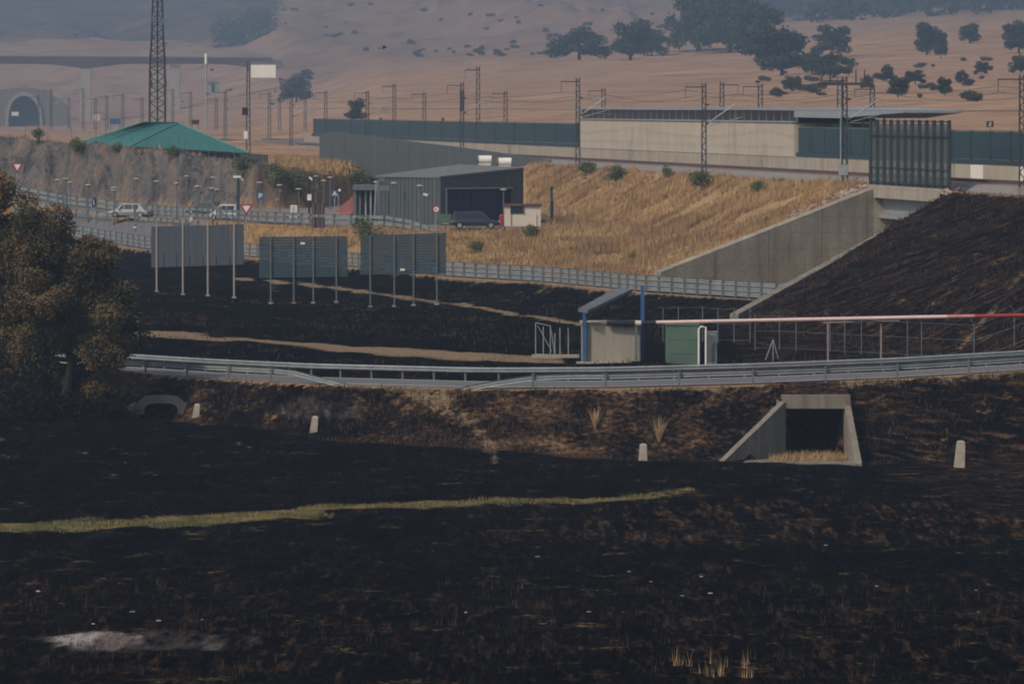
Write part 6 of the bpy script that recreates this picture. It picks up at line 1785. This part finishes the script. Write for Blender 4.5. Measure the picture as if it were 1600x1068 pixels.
blades(X, Y, .25, .75, 6, .014, M_STRAW, "scorched_tufts", "pale dry tufts at the bottom edge of the picture", 9, .08, .4)
# green strip
X, Y = scatter(60000, -26, 14, 255, 300); px = CX + X * F / Y
c = np.interp(px, [-200, 0, 250, 420, 500], [ry(842, .3), ry(838, .3), ry(826, .3), ry(816, .3), ry(808, .3)]); c2 = np.interp(px, [480, 560, 800, 920, 985, 1080], [ry(807, .3), ry(801, .3), ry(795, .3), ry(790, .3), ry(786, .3), ry(774, .3)])
wv = 1.1 + 4.2 * (fbm(X * .35, Y * .1, 68, 3) - .35)
ok = (((np.abs(Y - c) < wv * 1.5) & (px < 520)) | ((np.abs(Y - c2) < wv) & (px > 480) & (px < 1080))) & (fbm(X * .6, Y * .5, 67, 3) > .42 + .12 * sstep(700, 1080, px))
gl = ok & (px < 330)
blades(X[gl], Y[gl], .05, .18, 3, .02, M_SHRUB, "grass_strip", "greener grass at the left end of the unburnt strip", 20, .12, .6)
blades(X[ok], Y[ok], .05, .20, 4, .02, M_GREENG, "grass_strip", "strip of green and yellow grass left unburnt across the field", 10, .12, .6)
# straw in the culvert mouth
X, Y = scatter(420, CU['x0'] - .9, CU['x1'], 312.5, CU_Y + 1); X = X[X * 0 + 1 > 0]
Z0 = X * 0
blades(X, Y, .1, .5, 8, .018, M_STRAW, "culvert_grass", "yellow dry grass in the mouth of the square culvert", 11, .12, .9)
# dry twiggy bushes on the bank
for k, (px, pyb, q, lab) in enumerate(((1030, 690, 1.0, "dry twiggy bush left of the square culvert"), (930, 668, .8, "brown twiggy bush on the bank in the middle"), (700, 640, .5, "small brown bush beside the dirt path"))):
    p = onrow(px, pyb, 309, 321); m = MB(); r_ = random.Random(k)
    for _ in range(46):
        a = r_.uniform(0, 6.3); ln = r_.uniform(.6, 1.5) * q; t = r_.uniform(.1, .55)
        e = Vector((math.cos(a) * ln * t, math.sin(a) * ln * t, ln)); m.path([(0, 0, -.1), e * .5 + Vector((0, 0, .08)), e], [.014, .010, .004], 3)
    r = empty("dry_bush", p, lab, "bush"); obj("twigs", m, M_STRAW, r)
    o_ = [q_ for q_ in COL.objects if q_.parent == r][0]; o_["kind"] = "stuff"
# pale stones lying about the foreground
PM = []
for k in range(4):
    r_ = random.Random(80 + k); m = MB(); m.lathe([(.05, -.4), (.7 * r_.uniform(.8, 1.1), -.25), (.9 * r_.uniform(.8, 1.1), .05), (.5, .35), (.05, .42)], n=7); PM.append(m.mesh("field_stone", M_STONE))
rnd = random.Random(12)
for px, py in ((983, 893), (1017, 909), (1096, 901), (1110, 927), (1066, 931), (1370, 916), (1529, 956), (728, 957), (207, 956), (248, 970), (316, 968), (1525, 922), (146, 975), (60, 924), (920, 956), (840, 870), (1290, 852)):
    Y = ry(py, .7); p = onrow(px, py, 185, 300)
    o = obj("field_stone", PM[rnd.randrange(4)], None); o.location = p + Vector((0, 0, .02)); q = rnd.uniform(.05, .12); o.scale = (q * 1.4, q, q * .8); o.rotation_euler = (0, 0, rnd.uniform(0, 6))
    tag(o, "small pale stone lying on the burnt foreground", "stone", "pale stones in the foreground")
# ------------------------------------------------------------------ smoke haze
hz = MB(); hz.box((0, 5900, 190), (8200, 12300, 410))
hme = hz.mesh("haze", None)
hm_ = bpy.data.materials.new("smoke_haze"); hm_.use_nodes = True
_t = hm_.node_tree; _t.nodes.remove(_t.nodes["Principled BSDF"])
_v = _t.nodes.new("ShaderNodeVolumePrincipled")
_v.inputs["Color"].default_value = (0.62, 0.79, 1.0, 1)
_v.inputs["Density"].default_value = 0.00030
_v.inputs["Anisotropy"].default_value = 0.42
_t.links.new(_v.outputs[0], _t.nodes["Material Output"].inputs["Volume"])
hme.materials.append(hm_)
haze = bpy.data.objects.new("haze", hme); COL.objects.link(haze)
tag(haze, "thin blue grey wildfire smoke hanging over the whole valley", None, None, "stuff")
